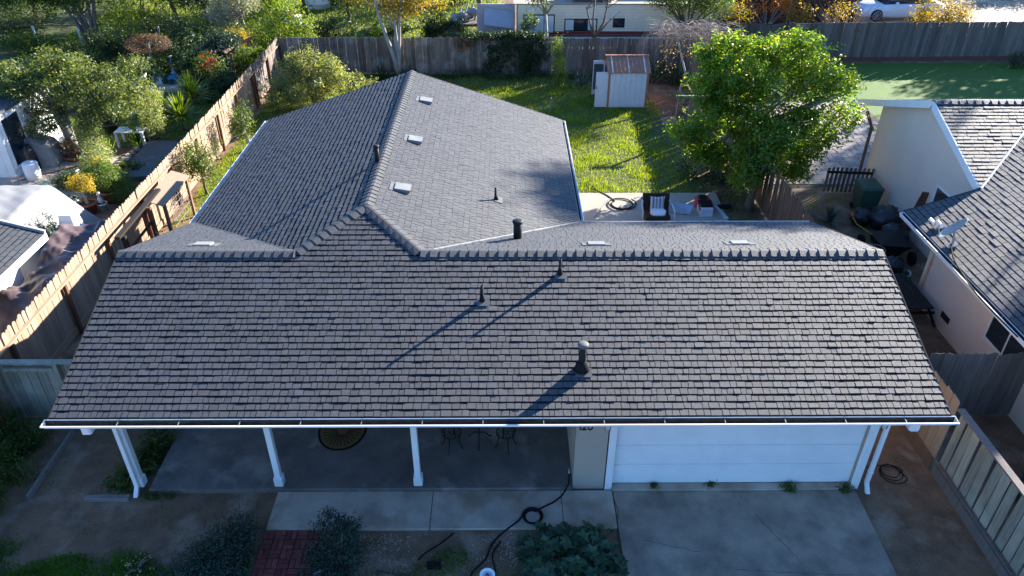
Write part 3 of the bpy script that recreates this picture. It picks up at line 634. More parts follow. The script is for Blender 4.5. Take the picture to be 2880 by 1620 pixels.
# right hand fence
fence('pale green grey board fence beside the driveway with grey cap rail', (9.06, 4.5), (8.97, 11.0), 1.72, .2, 'fence_pale', 1, top='flat', gap=.05, posts=0, rails=((1.77, .14, .04, .0), (.14, .05, .26, .035), (.36, .05, .05, .06)), rmat='fence_grey', seed=10)
fence('rough brown board fence with ragged tops at the garage corner', (8.95, 11.1), (8.88, 14.2), 1.78, .24, 'fence_tan', 1, top='worn', gap=.004, posts=0, rails=((.16, .04, .3, .035),), rmat='fence_redbrown', seed=11, hfun=lambda f: 1.02)
fence('red brown board fence leaning under the big green tree', (8.86, 14.3), (8.75, 27.0), 1.75, .145, 'fence_redbrown', 1, top='worn', posts=0, seed=12, lean=.03)
fence('grey boards of the far right fence hidden under the tree', (8.75, 27.1), (9.1, 38.2), 1.7, .15, 'fence_grey', 1, top='worn', posts=0, seed=13, lean=.02)
fence('wide dark boards closing the gap to the beige house', (9.2, 12.72), (11.6, 12.74), 1.78, .29, 'fence_grey', 1, top='worn', posts=0, seed=14, lean=.01)
# low picket fence by the beige house
pf = fence('short dark picket fence with bundled rope near the beige gable', (11.4, 24.4), (12.95, 24.25), .95, .09, 'fence_grey', 1, top='flat', gap=.06, posts=0, rails=((.8, .04, .09, -.02),), rmat='wood_dark', seed=15, name='picket_fence')
# gate at the left of the house
gt = thing('side_gate', (-10.0, 12.8, 0), 'grey green board gate beside the left end of the roof', 'gate')
gm = board_meshes('board', .2, 1.6, .018, 'fence_pale', 'flat', seed=3)
for i in range(14): piece('board', gm[i % 4], gt, (-11.0+i*.215, 12.8, .03), (0, 0, pi/2))
mk('rail', MB().box(-11.15, 12.66, 1.64, -8.05, 12.79, 1.68), 'fence_pale', gt); mk('rail', MB().box(-10.85, 12.70, 1.40, -9.8, 12.775, 1.49), 'fence_pale', gt)
for x in (-11.05, -9.72, -8.1): mk('post', MB().bev(x-.05, 12.68, 0, x+.05, 12.775, 1.63, .006), 'fence_pale', gt)
# little timber frame leaning on the left fence
fr_ = thing('timber_frame', (-10.55, 20.6, 0), 'dark timber frame with a wire screen standing against the tan fence', 'frame')
P1 = G(752*.5, 1, 0) if False else None
mk('top_beam', MB().bar((-10.72, 18.2, 1.62), (-10.78, 21.3, 1.62), .15, .07), 'wood_dark', fr_)
for y in (18.35, 20.1): mk('leg', MB().box(-10.70, y, 0, -10.58, y+.11, 1.58), 'fence_red' if y > 20 else 'wood_dark', fr_)
mk('cross_bar', MB().bar((-10.62, 18.45, 1.1), (-10.66, 20.1, 1.1), .05, .07), 'wood_dark', fr_)
mk('roof_board', MB().hexa([(-10.9, 20.5, 1.60), (-10.35, 20.5, 1.42), (-10.35, 22.7, 1.42), (-10.9, 22.7, 1.60)], [(-10.9, 20.5, 1.63), (-10.35, 20.5, 1.45), (-10.35, 22.7, 1.45), (-10.9, 22.7, 1.63)]), 'fence_tan', fr_)
for y in (20.62, 22.5): mk('leg', MB().box(-10.46, y, 0, -10.38, y+.09, 1.41), 'fence_redbrown', fr_)
sc_ = MB()
for k in range(9): sc_.bar((-10.42, 20.8+k*.19, .4), (-10.42, 20.8+k*.19, 1.35), .008, .008)
for k in range(5): sc_.bar((-10.42, 20.72, .45+k*.2), (-10.42, 22.5, .45+k*.2), .008, .008)
mk('wire_screen', sc_, 'grey_metal', fr_)['kind'] = 'stuff'

# ================================================================ front yard
def hose(name, label, cat, pts, r=.017, material='black_rubber', z=.02, n=6):
    P = [Vector((p[0], p[1], p[2] if len(p) > 2 else z)) for p in pts]; out = []
    for i in range(len(P)-1):
        p0, p1, p2, p3 = P[max(i-1, 0)], P[i], P[i+1], P[min(i+2, len(P)-1)]
        for k in range(5):
            t = k/5; out.append(.5*((2*p1)+(p2-p0)*t+(2*p0-5*p1+4*p2-p3)*t*t+(3*p1-p0-3*p2+p3)*t*t*t))
    out.append(P[-1]); return tag(mk(name, MB().tube(out, r, n), material, smooth=True), label, cat)
def circ(cx, cy, r, a0, turns, n, z, dr=0, dz=0):
    return [(cx+(r+dr*i/n)*cos(a0+2*pi*turns*i/n), cy+(r+dr*i/n)*sin(a0+2*pi*turns*i/n), z+dz*i/n) for i in range(n+1)]
# hose from the wall tap
hp = [(bb.x, 10.50, bb.z-.04), (bb.x+.0, 10.46, bb.z-.25), (bb.x-.02, 10.40, .35), (bb.x-.12, 10.32, .16), (bb.x-.3, 10.2, .08), (bb.x-.55, 10.06, .07)]
hc = G(1340, 1300, .06); hp += circ(hc.x, hc.y, .15, 1.1, 3.3, 44, .066, .05, .03); hp += [(hc.x-.28, hc.y-.1, .07), (-.1, 9.45, .035), (-.28, 9.2, .03), (-.38, 8.9, .03), (-.62, 8.6, .03), (-.7, 8.2, .03)]
hose('garden_hose', 'black hose coiled on the concrete walk below the wall tap', 'hose', hp)
hose('drip_line', 'black watering tube crossing the gravel bed near the lamp', 'hose', [(-.1, 9.3), (-.25, 9.0), (-.2, 8.6), (-.35, 8.2)], .014)
hose('drip_tube', 'thin dark watering tube curving through the gravel bed', 'hose', [(-1.0, 9.5), (-1.25, 9.25), (-1.5, 9.05), (-1.62, 8.9)], .014)
cc = G(2245, 1195); pts = []
for k in range(3): pts += circ(cc.x-.02*k, cc.y+.03*k, .26-.04*k, .3+k, .9, 12, .03+.015*k)
pts += [(7.5, 11.1, .1), (7.4, 11.2, .5)]; hose('cable_coil', 'black cable looped on the dirt beside the garage corner', 'cable', pts, .009)
mt = tag(mk('utility_meter', MB().bev(7.225, 11.0, .45, 7.34, 11.22, .85, .02), 'grey_metal'), 'grey utility box on the side wall of the garage', 'meter')
# door mat
dm = AY(848, 1082, 11.8); dmt = thing('door_mat', (dm.x, 12.2, .12), 'brown oval door mat on the porch floor', 'mat')
def ell(cx, cy, rx, ry, n=28, a0=0, a1=2*pi): return [(cx+rx*cos(a0+(a1-a0)*i/n), cy+ry*sin(a0+(a1-a0)*i/n)) for i in range(n)]
mat('coir', (.17, .10, .035), (.12, .07, .025), sc=20, grain=.3, gsc=80)
mk('rubber_border', MB().prism([(x, y, .121) for x, y in ell(dm.x, 12.2, .53, .62)], (0, 0, .01)), 'black_rubber', dmt); mk('coir_pad', MB().prism([(x, y, .1315) for x, y in ell(dm.x, 12.2, .48, .57)], (0, 0, .008)), 'coir', dmt)
rbm = MB()
for k in range(16): a = pi+pi*k/15; rbm.bar((dm.x+.12*cos(a), 12.2+.15*sin(a), .142), (dm.x+.42*cos(a), 12.2+.5*sin(a), .142), .012, .006)
mk('rib_pattern', rbm, 'black_rubber', dmt)['kind'] = 'stuff'
# bistro set of cast metal
def bistro_chair(x, y, rot, label):
    t = thing('bistro_chair', (x, y, .12), label, 'chair', 'cast metal chairs on the porch'); R = Matrix.Rotation(rot, 3, 'Z'); q = lambda a, b, c: Vector((x, y, .12))+R@Vector((a, b, c))
    s = MB(); s.tube([q(.2*cos(a*pi/10), .2*sin(a*pi/10), .43) for a in range(21)], .012, 6)
    for k in range(12): a = 2*pi*k/12; s.tube([q(.03*cos(a), .03*sin(a), .43), q(.11*cos(a+.2), .11*sin(a+.2), .425), q(.2*cos(a), .2*sin(a), .43)], .008, 5)
    mk('seat', s, 'black_metal', t)
    for k in range(4): a = pi/4+k*pi/2; mk('leg', MB().tube([q(.17*cos(a), .17*sin(a), .43), q(.16*cos(a), .16*sin(a), .25), q(.2*cos(a), .2*sin(a), .08), q(.25*cos(a), .25*sin(a), .012)], .013, 6), 'black_metal', t)
    b = MB(); arc = [q(.2*cos(pi*.15+pi*.7*i/12), .19*sin(pi*.15+pi*.7*i/12)+.02, .43+.44*sin(pi*i/12)**.6) for i in range(13)]; b.tube(arc, .012, 6)
    for i in range(2, 11, 2): b.tube([arc[i], q(.2*cos(pi*.15+pi*.7*i/12)*.6, .19, .44)], .007, 5)
    mk('backrest', b, 'black_metal', t); return t
cL = AY(1140, 1090, 12.0); cR = AY(1272, 1090, 12.0)
bistro_chair(cL.x, 11.68, .5, 'black cast metal chair left of the small porch table'); bistro_chair(cR.x, 11.68, -.5, 'black cast metal chair right of the small porch table')
bt = thing('bistro_table', ((cL.x+cR.x)/2, 11.85, .12), 'small round black metal table between two porch chairs', 'table'); tx = (cL.x+cR.x)/2
s = MB(); s.tube([(tx+.29*cos(a*pi/12), 11.85+.29*sin(a*pi/12), .80) for a in range(25)], .014, 6)
for k in range(14): a = 2*pi*k/14; s.bar((tx+.04*cos(a), 11.85+.04*sin(a), .80), (tx+.28*cos(a), 11.85+.28*sin(a), .80), .02, .008)
s.lathe([(.05, .79), (.05, .81)], (tx, 11.85, 0), 12); mk('table_top', s, 'black_metal', bt); mk('column', MB().tube([(tx, 11.85, .79), (tx, 11.85, .35)], .02, 8), 'black_metal', bt)
for k in range(3): a = pi/2+pi+2*pi*k/3; mk('leg', MB().tube([(tx, 11.85, .38), (tx+.12*cos(a), 11.85+.12*sin(a), .34), (tx+.24*cos(a), 11.85+.24*sin(a), .18), (tx+.3*cos(a), 11.85+.3*sin(a), .132)], .014, 6), 'black_metal', bt)
# garden lamp at the lower edge
lp = G(1226, 1446, .95); gl = thing('garden_lamp', (lp.x, lp.y, 0), 'white round topped lamp post in the gravel bed', 'lamp')
mk('post', MB().lathe([(.05, 0), (.05, .05), (.025, .07), (.025, .8)], (lp.x, lp.y, 0), 12), 'white_paint', gl, True); mk('lamp_head', MB().lathe([(.03, .78), (.07, .8), (.09, .86), (.12, .95), (.13, .96), (.125, .965), (.085, .955), (.08, .9), (.001, .9)], (lp.x, lp.y, 0), 24), 'white_paint', gl, True)
mk('bulb', MB().lathe([(.001, .9), (.03, .91), (.035, .94), (.02, .975), (.001, .985)], (lp.x, lp.y, 0), 12), 'glass', gl, True)
# gravel bed
rg = np.random.default_rng(5); gb = MB(); kk = 0
for i in range(7500):
    x, y = rg.uniform(-3.2, 2.1), rg.uniform(7.6, 9.5)
    if (np.sin(x*2.1+1)*np.cos(y*2.7)+rg.normal()*.45) < -.1: continue
    r = rg.uniform(.008, .020); z = r*.3; a = rg.uniform(0, 6.28); ca, sa = cos(a)*r, sin(a)*r; gb.add([(x+ca, y+sa, z*.2), (x-sa*.8, y+ca*.8, z*.2), (x-ca*1.1, y-sa*1.1, z*.2), (x+sa*.8, y-ca*.8, z*.2), (x, y, z*2.2)], [(0, 1, 4), (1, 2, 4), (2, 3, 4), (3, 0, 4)])
tag(mk('gravel', gb, 'stone'), 'pale gravel scattered in the front bed', 'gravel', kind='stuff')
# grass and ground cover in front
def nz(x, y, s=1.0): return sin(x*1.7*s+cos(y*1.3*s)*1.5)+cos(y*1.9*s+sin(x*.9*s)*2)
gf = scatter(-10.8, 7.4, -4.7, 9.45, 42000, 21, 0, lambda x, y, r: (9.15-y)+.25*nz(x, y, 2)+.12*nz(x*3, y*3) > r*.4)
blades('front_grass', 'green grass in shade along the front edge of the yard', 'grass', gf, .075, .02, 'grass_shaded', 3)
blades('bed_grass', 'grass tufts growing between the gravel by the lamp', 'grass', scatter(-2.6, 7.5, .2, 9.5, 9000, 22, 0, lambda x, y, r: nz(x*1.3, y*1.7, 1.4) > .35+r or (y < 8.75 and r < .3)), .07, .016, 'grass_shaded', 4)
blades('dirt_weeds', 'short weeds dotted over the bare front dirt', 'weeds', scatter(-10.5, 8.8, -4.7, 12.2, 9000, 23, 0, lambda x, y, r: nz(x*2.2, y*2.4) > 1.0+r*.8), .035, .014, 'grass_shaded', 5)
tag(mk('edging_timber', MB().bev(-8.45, 10.32, 0, -7.55, 10.44, .09, .01), 'wood_grey_flat'), 'weathered timber edging below the left porch post', 'timber')
tag(mk('edging_board', MB().hexa([(-9.62, 10.4, 0), (-9.55, 10.4, 0), (-9.55, 12.3, 0), (-9.62, 12.3, 0)], [(-9.62, 10.4, .1), (-9.57, 10.4, .1), (-9.57, 12.3, .1), (-9.62, 12.3, .1)]), 'wood_grey_flat'), 'grey board edging the planting bed by the gate', 'board')
shrub('shrub', 'dark bushy shrub at the left of the brick path', 'shrub', (-5.15, 8.95, 0), [B((-5.15, 8.9, .35), (.55, .5, .4)), B((-5.5, 8.6, .3), (.5, .4, .35)), B((-4.95, 9.25, .45), (.35, .3, .38)), B((-5.0, 8.4, .3), (.5, .4, .35)), B((-5.7, 8.2, .3), (.5, .4, .3))], 9000, .05, 'leaf_bluegreen', 31, clr=.07, per=9)
shrub('shrub', 'dark leggy shrub with bare pale stem right of the brick path', 'shrub', (-3.05, 8.75, 0), [B((-3.2, 9.2, .62), (.3, .26, .3)), B((-2.85, 9.05, .6), (.24, .24, .28)), B((-3.3, 8.75, .4), (.35, .3, .3)), B((-3.25, 8.35, .3), (.4, .35, .28)), B((-2.75, 8.75, .4), (.22, .25, .25)), B((-2.9, 8.3, .2), (.3, .3, .2))], 7000, .05, 'leaf_bluegreen', 32, clr=.06, per=9, bmat='pale_bark', r0=.035)
# big lobed leaves
def lobed(name, label, cat, x0, y0, x1, y1, n, size, material, seed, hmax=.4):
    rg = random.Random(seed); t = thing(name, ((x0+x1)/2, (y0+y1)/2, 0), label, cat); st = MB()
    for i in range(n):
        x, y = rg.uniform(x0, x1), rg.uniform(y0, y1); ex = abs((x-(x0+x1)/2)/((x1-x0)/2)); ey = abs((y-(y0+y1)/2)/((y1-y0)/2))
        if ex**3+ey**3 > 1.1: continue
        h = hmax*rg.uniform(.45, 1)*(1-.35*max(ex, ey)); s = size*rg.uniform(.6, 1.2); a = rg.uniform(0, 2*pi); tilt = Matrix.Rotation(rg.uniform(-.5, .5), 3, 'X')@Matrix.Rotation(rg.uniform(-.5, .5), 3, 'Y')@Matrix.Rotation(a, 3, 'Z'); c = Vector((x, y, h)); m = MB(); V = [c-tilt@Vector((0, 0, s*.10))]
        for k in range(18):
            b = 2*pi*k/18; rr = s*(.42+.16*(1 if k % 3 == 0 else (-.35 if k % 3 == 1 else .1)))*(.55 if k == 0 else 1); V.append(c+tilt@Vector((rr*cos(b), rr*sin(b), .03*s*sin(b*4))))
        m.add(V, [(0, 1+k, 1+(k+1) % 18) for k in range(18)]); mk('leaf', m, material, t); st.tube([(x*.8+(x0+x1)/2*.2, y*.8+(y0+y1)/2*.2, 0), c], .006, 4)
    mk('stems', st, 'leaf_big', t)['kind'] = 'stuff'
lobed('mallow_plant', 'low mass of large lobed dark green leaves beside the driveway', 'plant', .25, 8.05, 2.12, 9.52, 230, .27, 'leaf_big', 5, .42)
for i, (vx, vy, s_, lb) in enumerate(((1785, 1218, .10, 'small weed sprouting mid way along the garage sill'), (1985, 1226, .17, 'leafy weed at the garage sill towards the right jamb'), (2125, 1228, .15, 'broad weed at the foot of the right garage jamb'), (1645, 1222, .06, 'tiny weed at the garage sill near the left jamb'))):
    p = G(vx, vy, .05); shrub('weed', lb, 'weed', (p.x, p.y-.03, .045), [B((p.x, p.y-.04, .09), (s_*1.1, s_*.6, s_*.4))], int(60+s_*900), .055, 'leaf_mid', 40+i, stem=False, clr=.03, per=4)
lg = MB().tube([(-2.35, 8.62, .04), (-2.0, 8.5, .06), (-1.75, 8.42, .06), (-1.35, 8.36, .04)], [.03, .045, .05, .03], 8); tag(mk('log', lg, 'bark', smooth=True), 'short fallen log lying in the front bed', 'log')
tag(mk('valve_box', MB().bev(-1.45, 8.7, 0, -1.2, 8.85, .06, .01), 'black_rubber'), 'dark irrigation box in the grass of the front bed', 'box')
spiky('grass_clump', 'dry strappy grass clump behind the left porch post', 'plant', (-7.75, 11.0, 0), 70, .75, .016, 'grass_dry', 3, droop=.7)
shrub('ground_cover', 'low green plants filling the bed behind the left downspout', 'plant', (-7.75, 10.95, 0), [B((-7.75, 10.75, .08), (.42, .35, .14)), B((-7.65, 11.3, .12), (.4, .45, .2)), B((-7.5, 12.0, .2), (.35, .5, .3))], 2600, .07, 'leaf_mid', 33, stem=False, clr=.06)
shrub('ground_cover', 'weeds along the porch edge right of the left downspout', 'plant', (-7.0, 10.42, 0), [B((-7.0, 10.42, .05), (.4, .07, .07))], 320, .05, 'leaf_mid', 34, stem=False, clr=.03, per=5)
shrub('hedge', 'dark hedge with a few red leaves by the side gate', 'hedge', (-10.6, 11.9, 0), pads([B((-10.9, 11.9, .4), (.75, .5, .4)), B((-10.4, 11.8, .3), (.5, .5, .3)), B((-11.0, 11.2, .4), (.7, .6, .45)), B((-10.2, 11.0, .25), (.4, .6, .3))], 50, .22, .9, 12), 9000, .06, 'leaf_mid', 35, clr=.08)
shrub('flower', 'cluster of red blooms in the dark hedge by the gate', 'flowers', (-11.0, 12.1, .0), [B((-10.9, 11.9, .85), (.25, .2, .12)), B((-11.0, 11.3, .8), (.2, .2, .1))], 90, .07, 'leaf_red', 36, clr=.05, per=4)
shrub('hedge', 'rounded green hedge at the left edge of the front yard', 'hedge', (-10.3, 10.0, 0), [B((-10.4, 10.2, .3), (.5, .5, .38)), B((-10.3, 9.6, .25), (.4, .5, .3))], 5000, .05, 'leaf_mid', 37, clr=.06)
shrub('hedge', 'low dark hedge in the lower left corner of the yard', 'hedge', (-9.8, 8.6, 0), [B((-10.0, 8.9, .2), (.6, .45, .26)), B((-9.6, 8.3, .2), (.6, .5, .25))], 5000, .05, 'leaf_dark', 38, clr=.06)
shrub('flowering_plant', 'small plant with pale dry blooms in the front grass', 'plant', (-6.7, 8.75, 0), [B((-6.7, 8.75, .13), (.3, .22, .12))], 60, .05, 'leaf_white', 39, clr=.06, per=4)

# ================================================================ back yard
def lawnkeep(x, y, r):
    if xWL-.3 < x < xWR+.2 and y < 24: return False
    if 1.7 < x < 7.6 and y < 24.3: return False
    if x > 6.6+.5*sin(y) and y > 29.5: return r < .08
    if x > 6.7 and y < 29.5: return r < .35
    if x < -7.5 and y < 23+1.2*sin(x*3): return r < .12
    if y > 36.3: return r < .45
    return True
blades('grass', 'lush green grass of the back yard', 'grass', scatter(-11.0, 18, 8.5, 38.2, 150000, 51, 0, lawnkeep), .085, .022, 'grass', 6, lean=.8)
blades('grass_tufts', 'taller tufts of grass standing in the back lawn', 'grass', scatter(-11.0, 22, 7.0, 38.0, 60000, 52, 0, lambda x, y, r: lawnkeep(x, y, r) and nz(x*1.5, y*1.5) > .55), .15, .022, 'grass', 7, lean=.8)
blades('far_grass', 'grass beyond the back fence around the trees', 'grass', scatter(-26, 40.6, 0, 56, 26000, 53, 0), .13, .05, 'grass', 8)
blades('garden_grass', 'grass of the flower garden beyond the left fence', 'grass', scatter(-24, 28.6, -11.8, 40, 26000, 54, 0), .08, .035, 'grass', 9)
blades('side_weeds', 'weedy green growth along the beige house', 'weeds', scatter(9.1, 13, 12.5, 25, 9000, 55, 0, lambda x, y, r: nz(x*1.2, y*.9, 1.2) > .1+r), .05, .02, 'grass', 10)
V, F, C = leaf_arrays([B((7.9, 23.5, .0), (1.1, 4.0, .03)), B((7.8, 32, 0), (.9, 4, .03))], 2500, .06, 55, clr=.15, per=3, shell=.7); V[:, 2] = np.abs(V[:, 2])*.3+.01
tag(mk_np('leaf_litter', V, F, 'leaf_litter'), 'fallen brown leaves on the soil under the tree', 'leaves', kind='stuff')
p = G(800, 270)
shrub('bush', 'large pale green flowering bush behind the left wing roof', 'bush', p, pads([B((p.x, p.y, 1.5), (1.9, 1.3, 1.05)), B((p.x-1.2, p.y-.2, 1.1), (1.1, 1, .9)), B((p.x+1.6, p.y, 1.0), (1.1, 1, .8)), B((p.x+.75, p.y+.2, 2.5), (.14, .14, .55)), B((p.x-.3, p.y, 2.2), (.8, .7, .45)), B((p.x-.2, p.y, .6), (1.6, 1.2, .5))], 110, .36, .8, 5), 19000, .10, 'leaf_bush', 61, clr=.08, per=10, shell=.38, r0=.05, jag=.3)
p = G(630, 378); tree('slender_tree', 'slender young tree with pale trunk close to the tan fence', 'tree', p, [B((p.x-.1, p.y, 1.35), (.42, .4, .65)), B((p.x-.25, p.y, .9), (.35, .3, .4))], 1500, .085, 'leaf_mid', 'pale_bark', .085, 62, k=6, fork=.85, clr=.12)
p = G(522, 490); tree('small_tree', 'round headed small tree beside the left eave gutter', 'tree', p, [B((p.x, p.y, 1.45), (.62, .6, .5)), B((p.x+.35, p.y-.2, .9), (.35, .3, .3)), B((p.x-.3, p.y, 1.0), (.35, .3, .3))], 2600, .085, 'leaf_mid', 'bark', .06, 63, k=7, fork=.6, clr=.12)
p = Vector((-10.0, 18.6, 0)); shrub('young_plant', 'pale leafed young plant between the fence and roof corner', 'plant', p, [B((-10.15, 18.3, .8), (.25, .25, .3)), B((-9.8, 18.9, 1.0), (.25, .3, .35)), B((-9.55, 19.2, .9), (.3, .3, .3))], 800, .075, 'leaf_bush', 64, clr=.09, bmat='pale_bark')
p = Vector((-10.3, 14.6, 0)); shrub('fern', 'dark leafy plants in the shade between fence and roof', 'plant', p, [B((-10.2, 14.3, .25), (.5, .7, .3)), B((-10.0, 13.5, .3), (.5, .4, .3))], 1800, .08, 'leaf_mid', 65, clr=.1)
# trees along the back fence
p = G(1003, 192); tr = [([p+Vector((0, 0, -.05)), p+Vector((-.15, 0, .9)), p+Vector((-.75, .1, 3.0)), p+Vector((-1.1, .2, 5))], [.14, .11, .085, .04]), ([p, p+Vector((.1, 0, .9)), p+Vector((.25, 0, 2.6)), p+Vector((.5, .1, 5))], [.13, .1, .06, .03]), ([p, p+Vector((.05, .05, 1.2)), p+Vector((.0, .1, 2.9)), p+Vector((-.1, .1, 5))], [.1, .08, .05, .03])]
tree('back_tree', 'tree with several pale stems and golden green crown at the back fence', 'tree', p, [B((p.x-.3, p.y+.8, 4.6), (2.3, 1.6, 1.2)), B((p.x+1.6, p.y+.6, 4.0), (1.4, 1.2, .8)), B((p.x-1.8, p.y+.8, 4.2), (1.3, 1.2, .8)), B((p.x+.3, p.y+.4, 3.3), (1.2, .9, .5))], 9000, .13, 'leaf_gold', 'pale_bark', .08, 66, k=8, fork=.55, trunk=tr, clr=.2)
p = G(1388, 182); tree('back_tree', 'thin trunked tree before the trailer windows', 'tree', p, [B((p.x-.3, p.y+.5, 4.4), (1.2, 1.0, .6)), B((p.x-.8, p.y+.2, 3.7), (.5, .5, .4))], 2000, .12, 'leaf_mid', 'pale_bark', .1, 67, k=8, fork=.7, clr=.18)
p = G(1405, 218); shrub('column_vine', 'narrow column of yellow green vine left of the shed', 'vine', p, [B((p.x, p.y, .9), (.33, .3, .95)), B((p.x-.1, p.y, 1.9), (.28, .25, .5))], 2200, .08, 'leaf_lime', 68, clr=.1)
spiky('flax_clump', 'dark flax clump with arching leaves at the back fence', 'plant', G(962, 200), 80, 1.25, .035, 'leaf_dark', 4, droop=.6); spiky('agave_clump', 'arching grey green strap leaves left of the shed doors', 'plant', G(1465, 215), 80, 1.1, .04, 'leaf_agave', 5, droop=.55)
iv = []
for i in range(16): iv.append(B((G(1225+i*7.5, 140, 0).x*.0+(-.9+i*.19), 38.22+.02*(i % 3), .3+1.6*((i*7) % 10)/10), (.35, .12, .45)))
iv += [B((-.9+i*.3, 38.3, 1.9), (.3, .28, .14)) for i in range(-3, 10)]
shrub('ivy', 'dark ivy blanketing part of the weathered back fence', 'ivy', (.6, 38.1, 0), iv, 8500, .1, 'leaf_dark', 69, clr=.09, stem=False)
shrub('dry_vine', 'rust brown dead vine hanging over the back fence', 'vine', (-1.9, 38.15, 1.2), [B((-1.9, 38.18, 1.62), (.6, .12, .25)), B((-2.2, 38.2, 1.35), (.3, .1, .25))], 900, .07, 'leaf_rust', 70, clr=.07, stem=False)
shrub('ground_cover', 'dark ground cover along the foot of the back fence', 'plant', (0, 37.4, 0), [B((-6+i*1.1, 37.6+.3*sin(i*2), .12), (.7, .4, .2)) for i in range(12)], 6000, .08, 'leaf_dark', 71, clr=.1, stem=False)
# metal shed
SH = thing('metal_shed', (5.5, 33.8, 0), 'white metal garden shed with brown roof and open doors', 'shed'); sx0, sx1, sy0, sy1, sh = 4.62, 6.44, 33.15, 35.0, 1.62
m = MB(); m.box(sx0+.03, sy0+.03, .02, sx1-.03, sy0+.05, sh); m.box(sx0+.03, sy1-.05, .02, sx1-.03, sy1-.03, sh); m.box(sx1-.05, sy0+.06, .02, sx1-.03, sy1-.06, sh); mk('wall', m, 'white_paint', SH)
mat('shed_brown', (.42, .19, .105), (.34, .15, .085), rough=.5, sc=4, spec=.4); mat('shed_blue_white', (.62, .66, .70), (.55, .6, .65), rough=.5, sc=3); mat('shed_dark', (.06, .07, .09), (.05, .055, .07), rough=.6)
for k in range(7): x = sx0+.08+k*(sx1-sx0-.16)/7; mk('wall_panel', MB().bev(x+.008, sy0+.008, .03, x+(sx1-sx0-.16)/7-.008, sy0+.028, sh-.02, .006), 'shed_blue_white', SH)
for x in (sx0, sx1-.1): mk('corner_trim', MB().box(x, sy0-.002, .0, x+.1, sy0+.0075, sh), 'shed_brown', SH)
mk('corner_trim', MB().box(sx1-.029, sy0+.01, 0, sx1-.02, sy1, sh), 'shed_brown', SH)
yc = (sy0+sy1)/2; zt = 2.1
for sgn, ya in ((-1, sy0-.1), (1, sy1+.1)):
    o = mk('roof_slope', MB().hexa([(sx0-.06, ya, sh), (sx1+.06, ya, sh), (sx1+.06, yc, zt), (sx0-.06, yc, zt)], [(sx0-.06, ya, sh+.02), (sx1+.06, ya, sh+.02), (sx1+.06, yc, zt+.02), (sx0-.06, yc, zt+.02)]), 'shed_brown', SH)
    for k in range(11):
        x = sx0+k*(sx1-sx0)/10; mk('roof_rib', MB().bar((x, ya, sh+.032), (x, yc, zt+.032), .03 if k in (0, 5, 10) else .05, .022), 'vent_white' if k in (1, 5, 9) else 'shed_brown', o)
mk('ridge_strip', MB().box(sx0-.08, yc-.06, zt+.03, sx1+.08, yc+.06, zt+.05), 'shed_brown', SH); mk('gable', MB().prism([(sx1-.04, sy0, sh), (sx1-.04, sy1, sh), (sx1-.04, yc, zt-.01)], (.015, 0, 0)), 'shed_brown', SH)
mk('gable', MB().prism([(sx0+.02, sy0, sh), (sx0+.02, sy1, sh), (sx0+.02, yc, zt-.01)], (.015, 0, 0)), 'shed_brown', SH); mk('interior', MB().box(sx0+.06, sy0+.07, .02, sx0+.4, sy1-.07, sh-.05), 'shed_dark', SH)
d1 = mk('door', MB().bar((sx0+.01, sy0+.02, .85), (sx0-.55, sy0+.0, .85), .02, 1.6), 'shed_blue_white', SH); mk('handle', MB().obox((sx0-.5, sy0-.025, .95), (.03, .03, .12)), 'black_metal', d1)
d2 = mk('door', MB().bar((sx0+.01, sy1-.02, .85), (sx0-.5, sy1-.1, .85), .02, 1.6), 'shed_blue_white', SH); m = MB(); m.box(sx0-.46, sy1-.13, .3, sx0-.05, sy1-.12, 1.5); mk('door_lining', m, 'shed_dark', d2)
# stake, clothes line post
p = G(1384, 280); tag(mk('stake', MB().bar(p, p+Vector((.03, 0, .62)), .07, .07), 'wood_grey_flat'), 'grey wooden stake standing in the lawn', 'stake')
q = AY(1708, 248, 29.5); cl = thing('clothes_post', (q.x+.5, 29.5, 0), 'grey timber clothes line post beside the big tree', 'post'); mk('post', MB().box(q.x+.45, 29.45, 0, q.x+.55, 29.55, q.z), 'wood_grey_flat', cl); mk('cross_arm', MB().box(q.x-.12, 29.44, q.z, q.x+1.0, 29.56, q.z+.13), 'wood_grey_flat', cl); mk('cord', MB().tube([(q.x-.05, 29.43, q.z), (q.x-.06, 29.42, q.z-.6), (q.x-.15, 29.4, q.z-1.3)], .008, 4), 'vent_white', cl)
# dead arching tree
db = Vector((8.3, 33.6, 0)); DT = thing('dead_tree', db, 'bare grey tree with arching tangled twigs right of the shed', 'tree'); rg = random.Random(8)
tm = MB(); tm.tube([db, db+Vector((-.25, .2, .7)), db+Vector((-.05, .3, 1.3)), db+Vector((-.35, .5, 2.2)), db+Vector((-.6, .7, 3.0))], [.07, .06, .05, .04, .03], 6)
b2 = Vector((9.6, 35.0, 0)); tm.tube([b2, b2+Vector((-.1, 0, 1.2)), b2+Vector((-.3, 0, 2.2)), b2+Vector((-.9, .1, 2.9))], [.06, .055, .05, .035], 6); mk('trunk', tm, 'pale_bark', DT, True)
tw = MB()
for i in range(230):
    s0 = Vector((rg.uniform(7.0, 10.0), rg.uniform(34.2, 35.6), 2.85+rg.uniform(-.2, .35))); a = rg.uniform(0, 2*pi); l = rg.uniform(.5, 1.3); d = Vector((cos(a), sin(a)*.6, rg.uniform(-.1, .4)))
    e = s0+d*l; tw.tube([s0, s0+d*l*.5+Vector((0, 0, .12)), e, e+Vector((d.x*.25, d.y*.25, -rg.uniform(.3, .9)))], [.014, .011, .008, .004], 4, False)
mk('twigs', tw, 'dead_twig', DT)['kind'] = 'stuff'; V, F, C = leaf_arrays([B((8.6, 34.8, 2.5), (1.5, .8, .6)), B((7.5, 34.5, 1.9), (.25, .2, .7))], 500, .07, 73, clr=.2, per=4); mk_np('last_leaves', V, F, 'leaf_gold', DT)
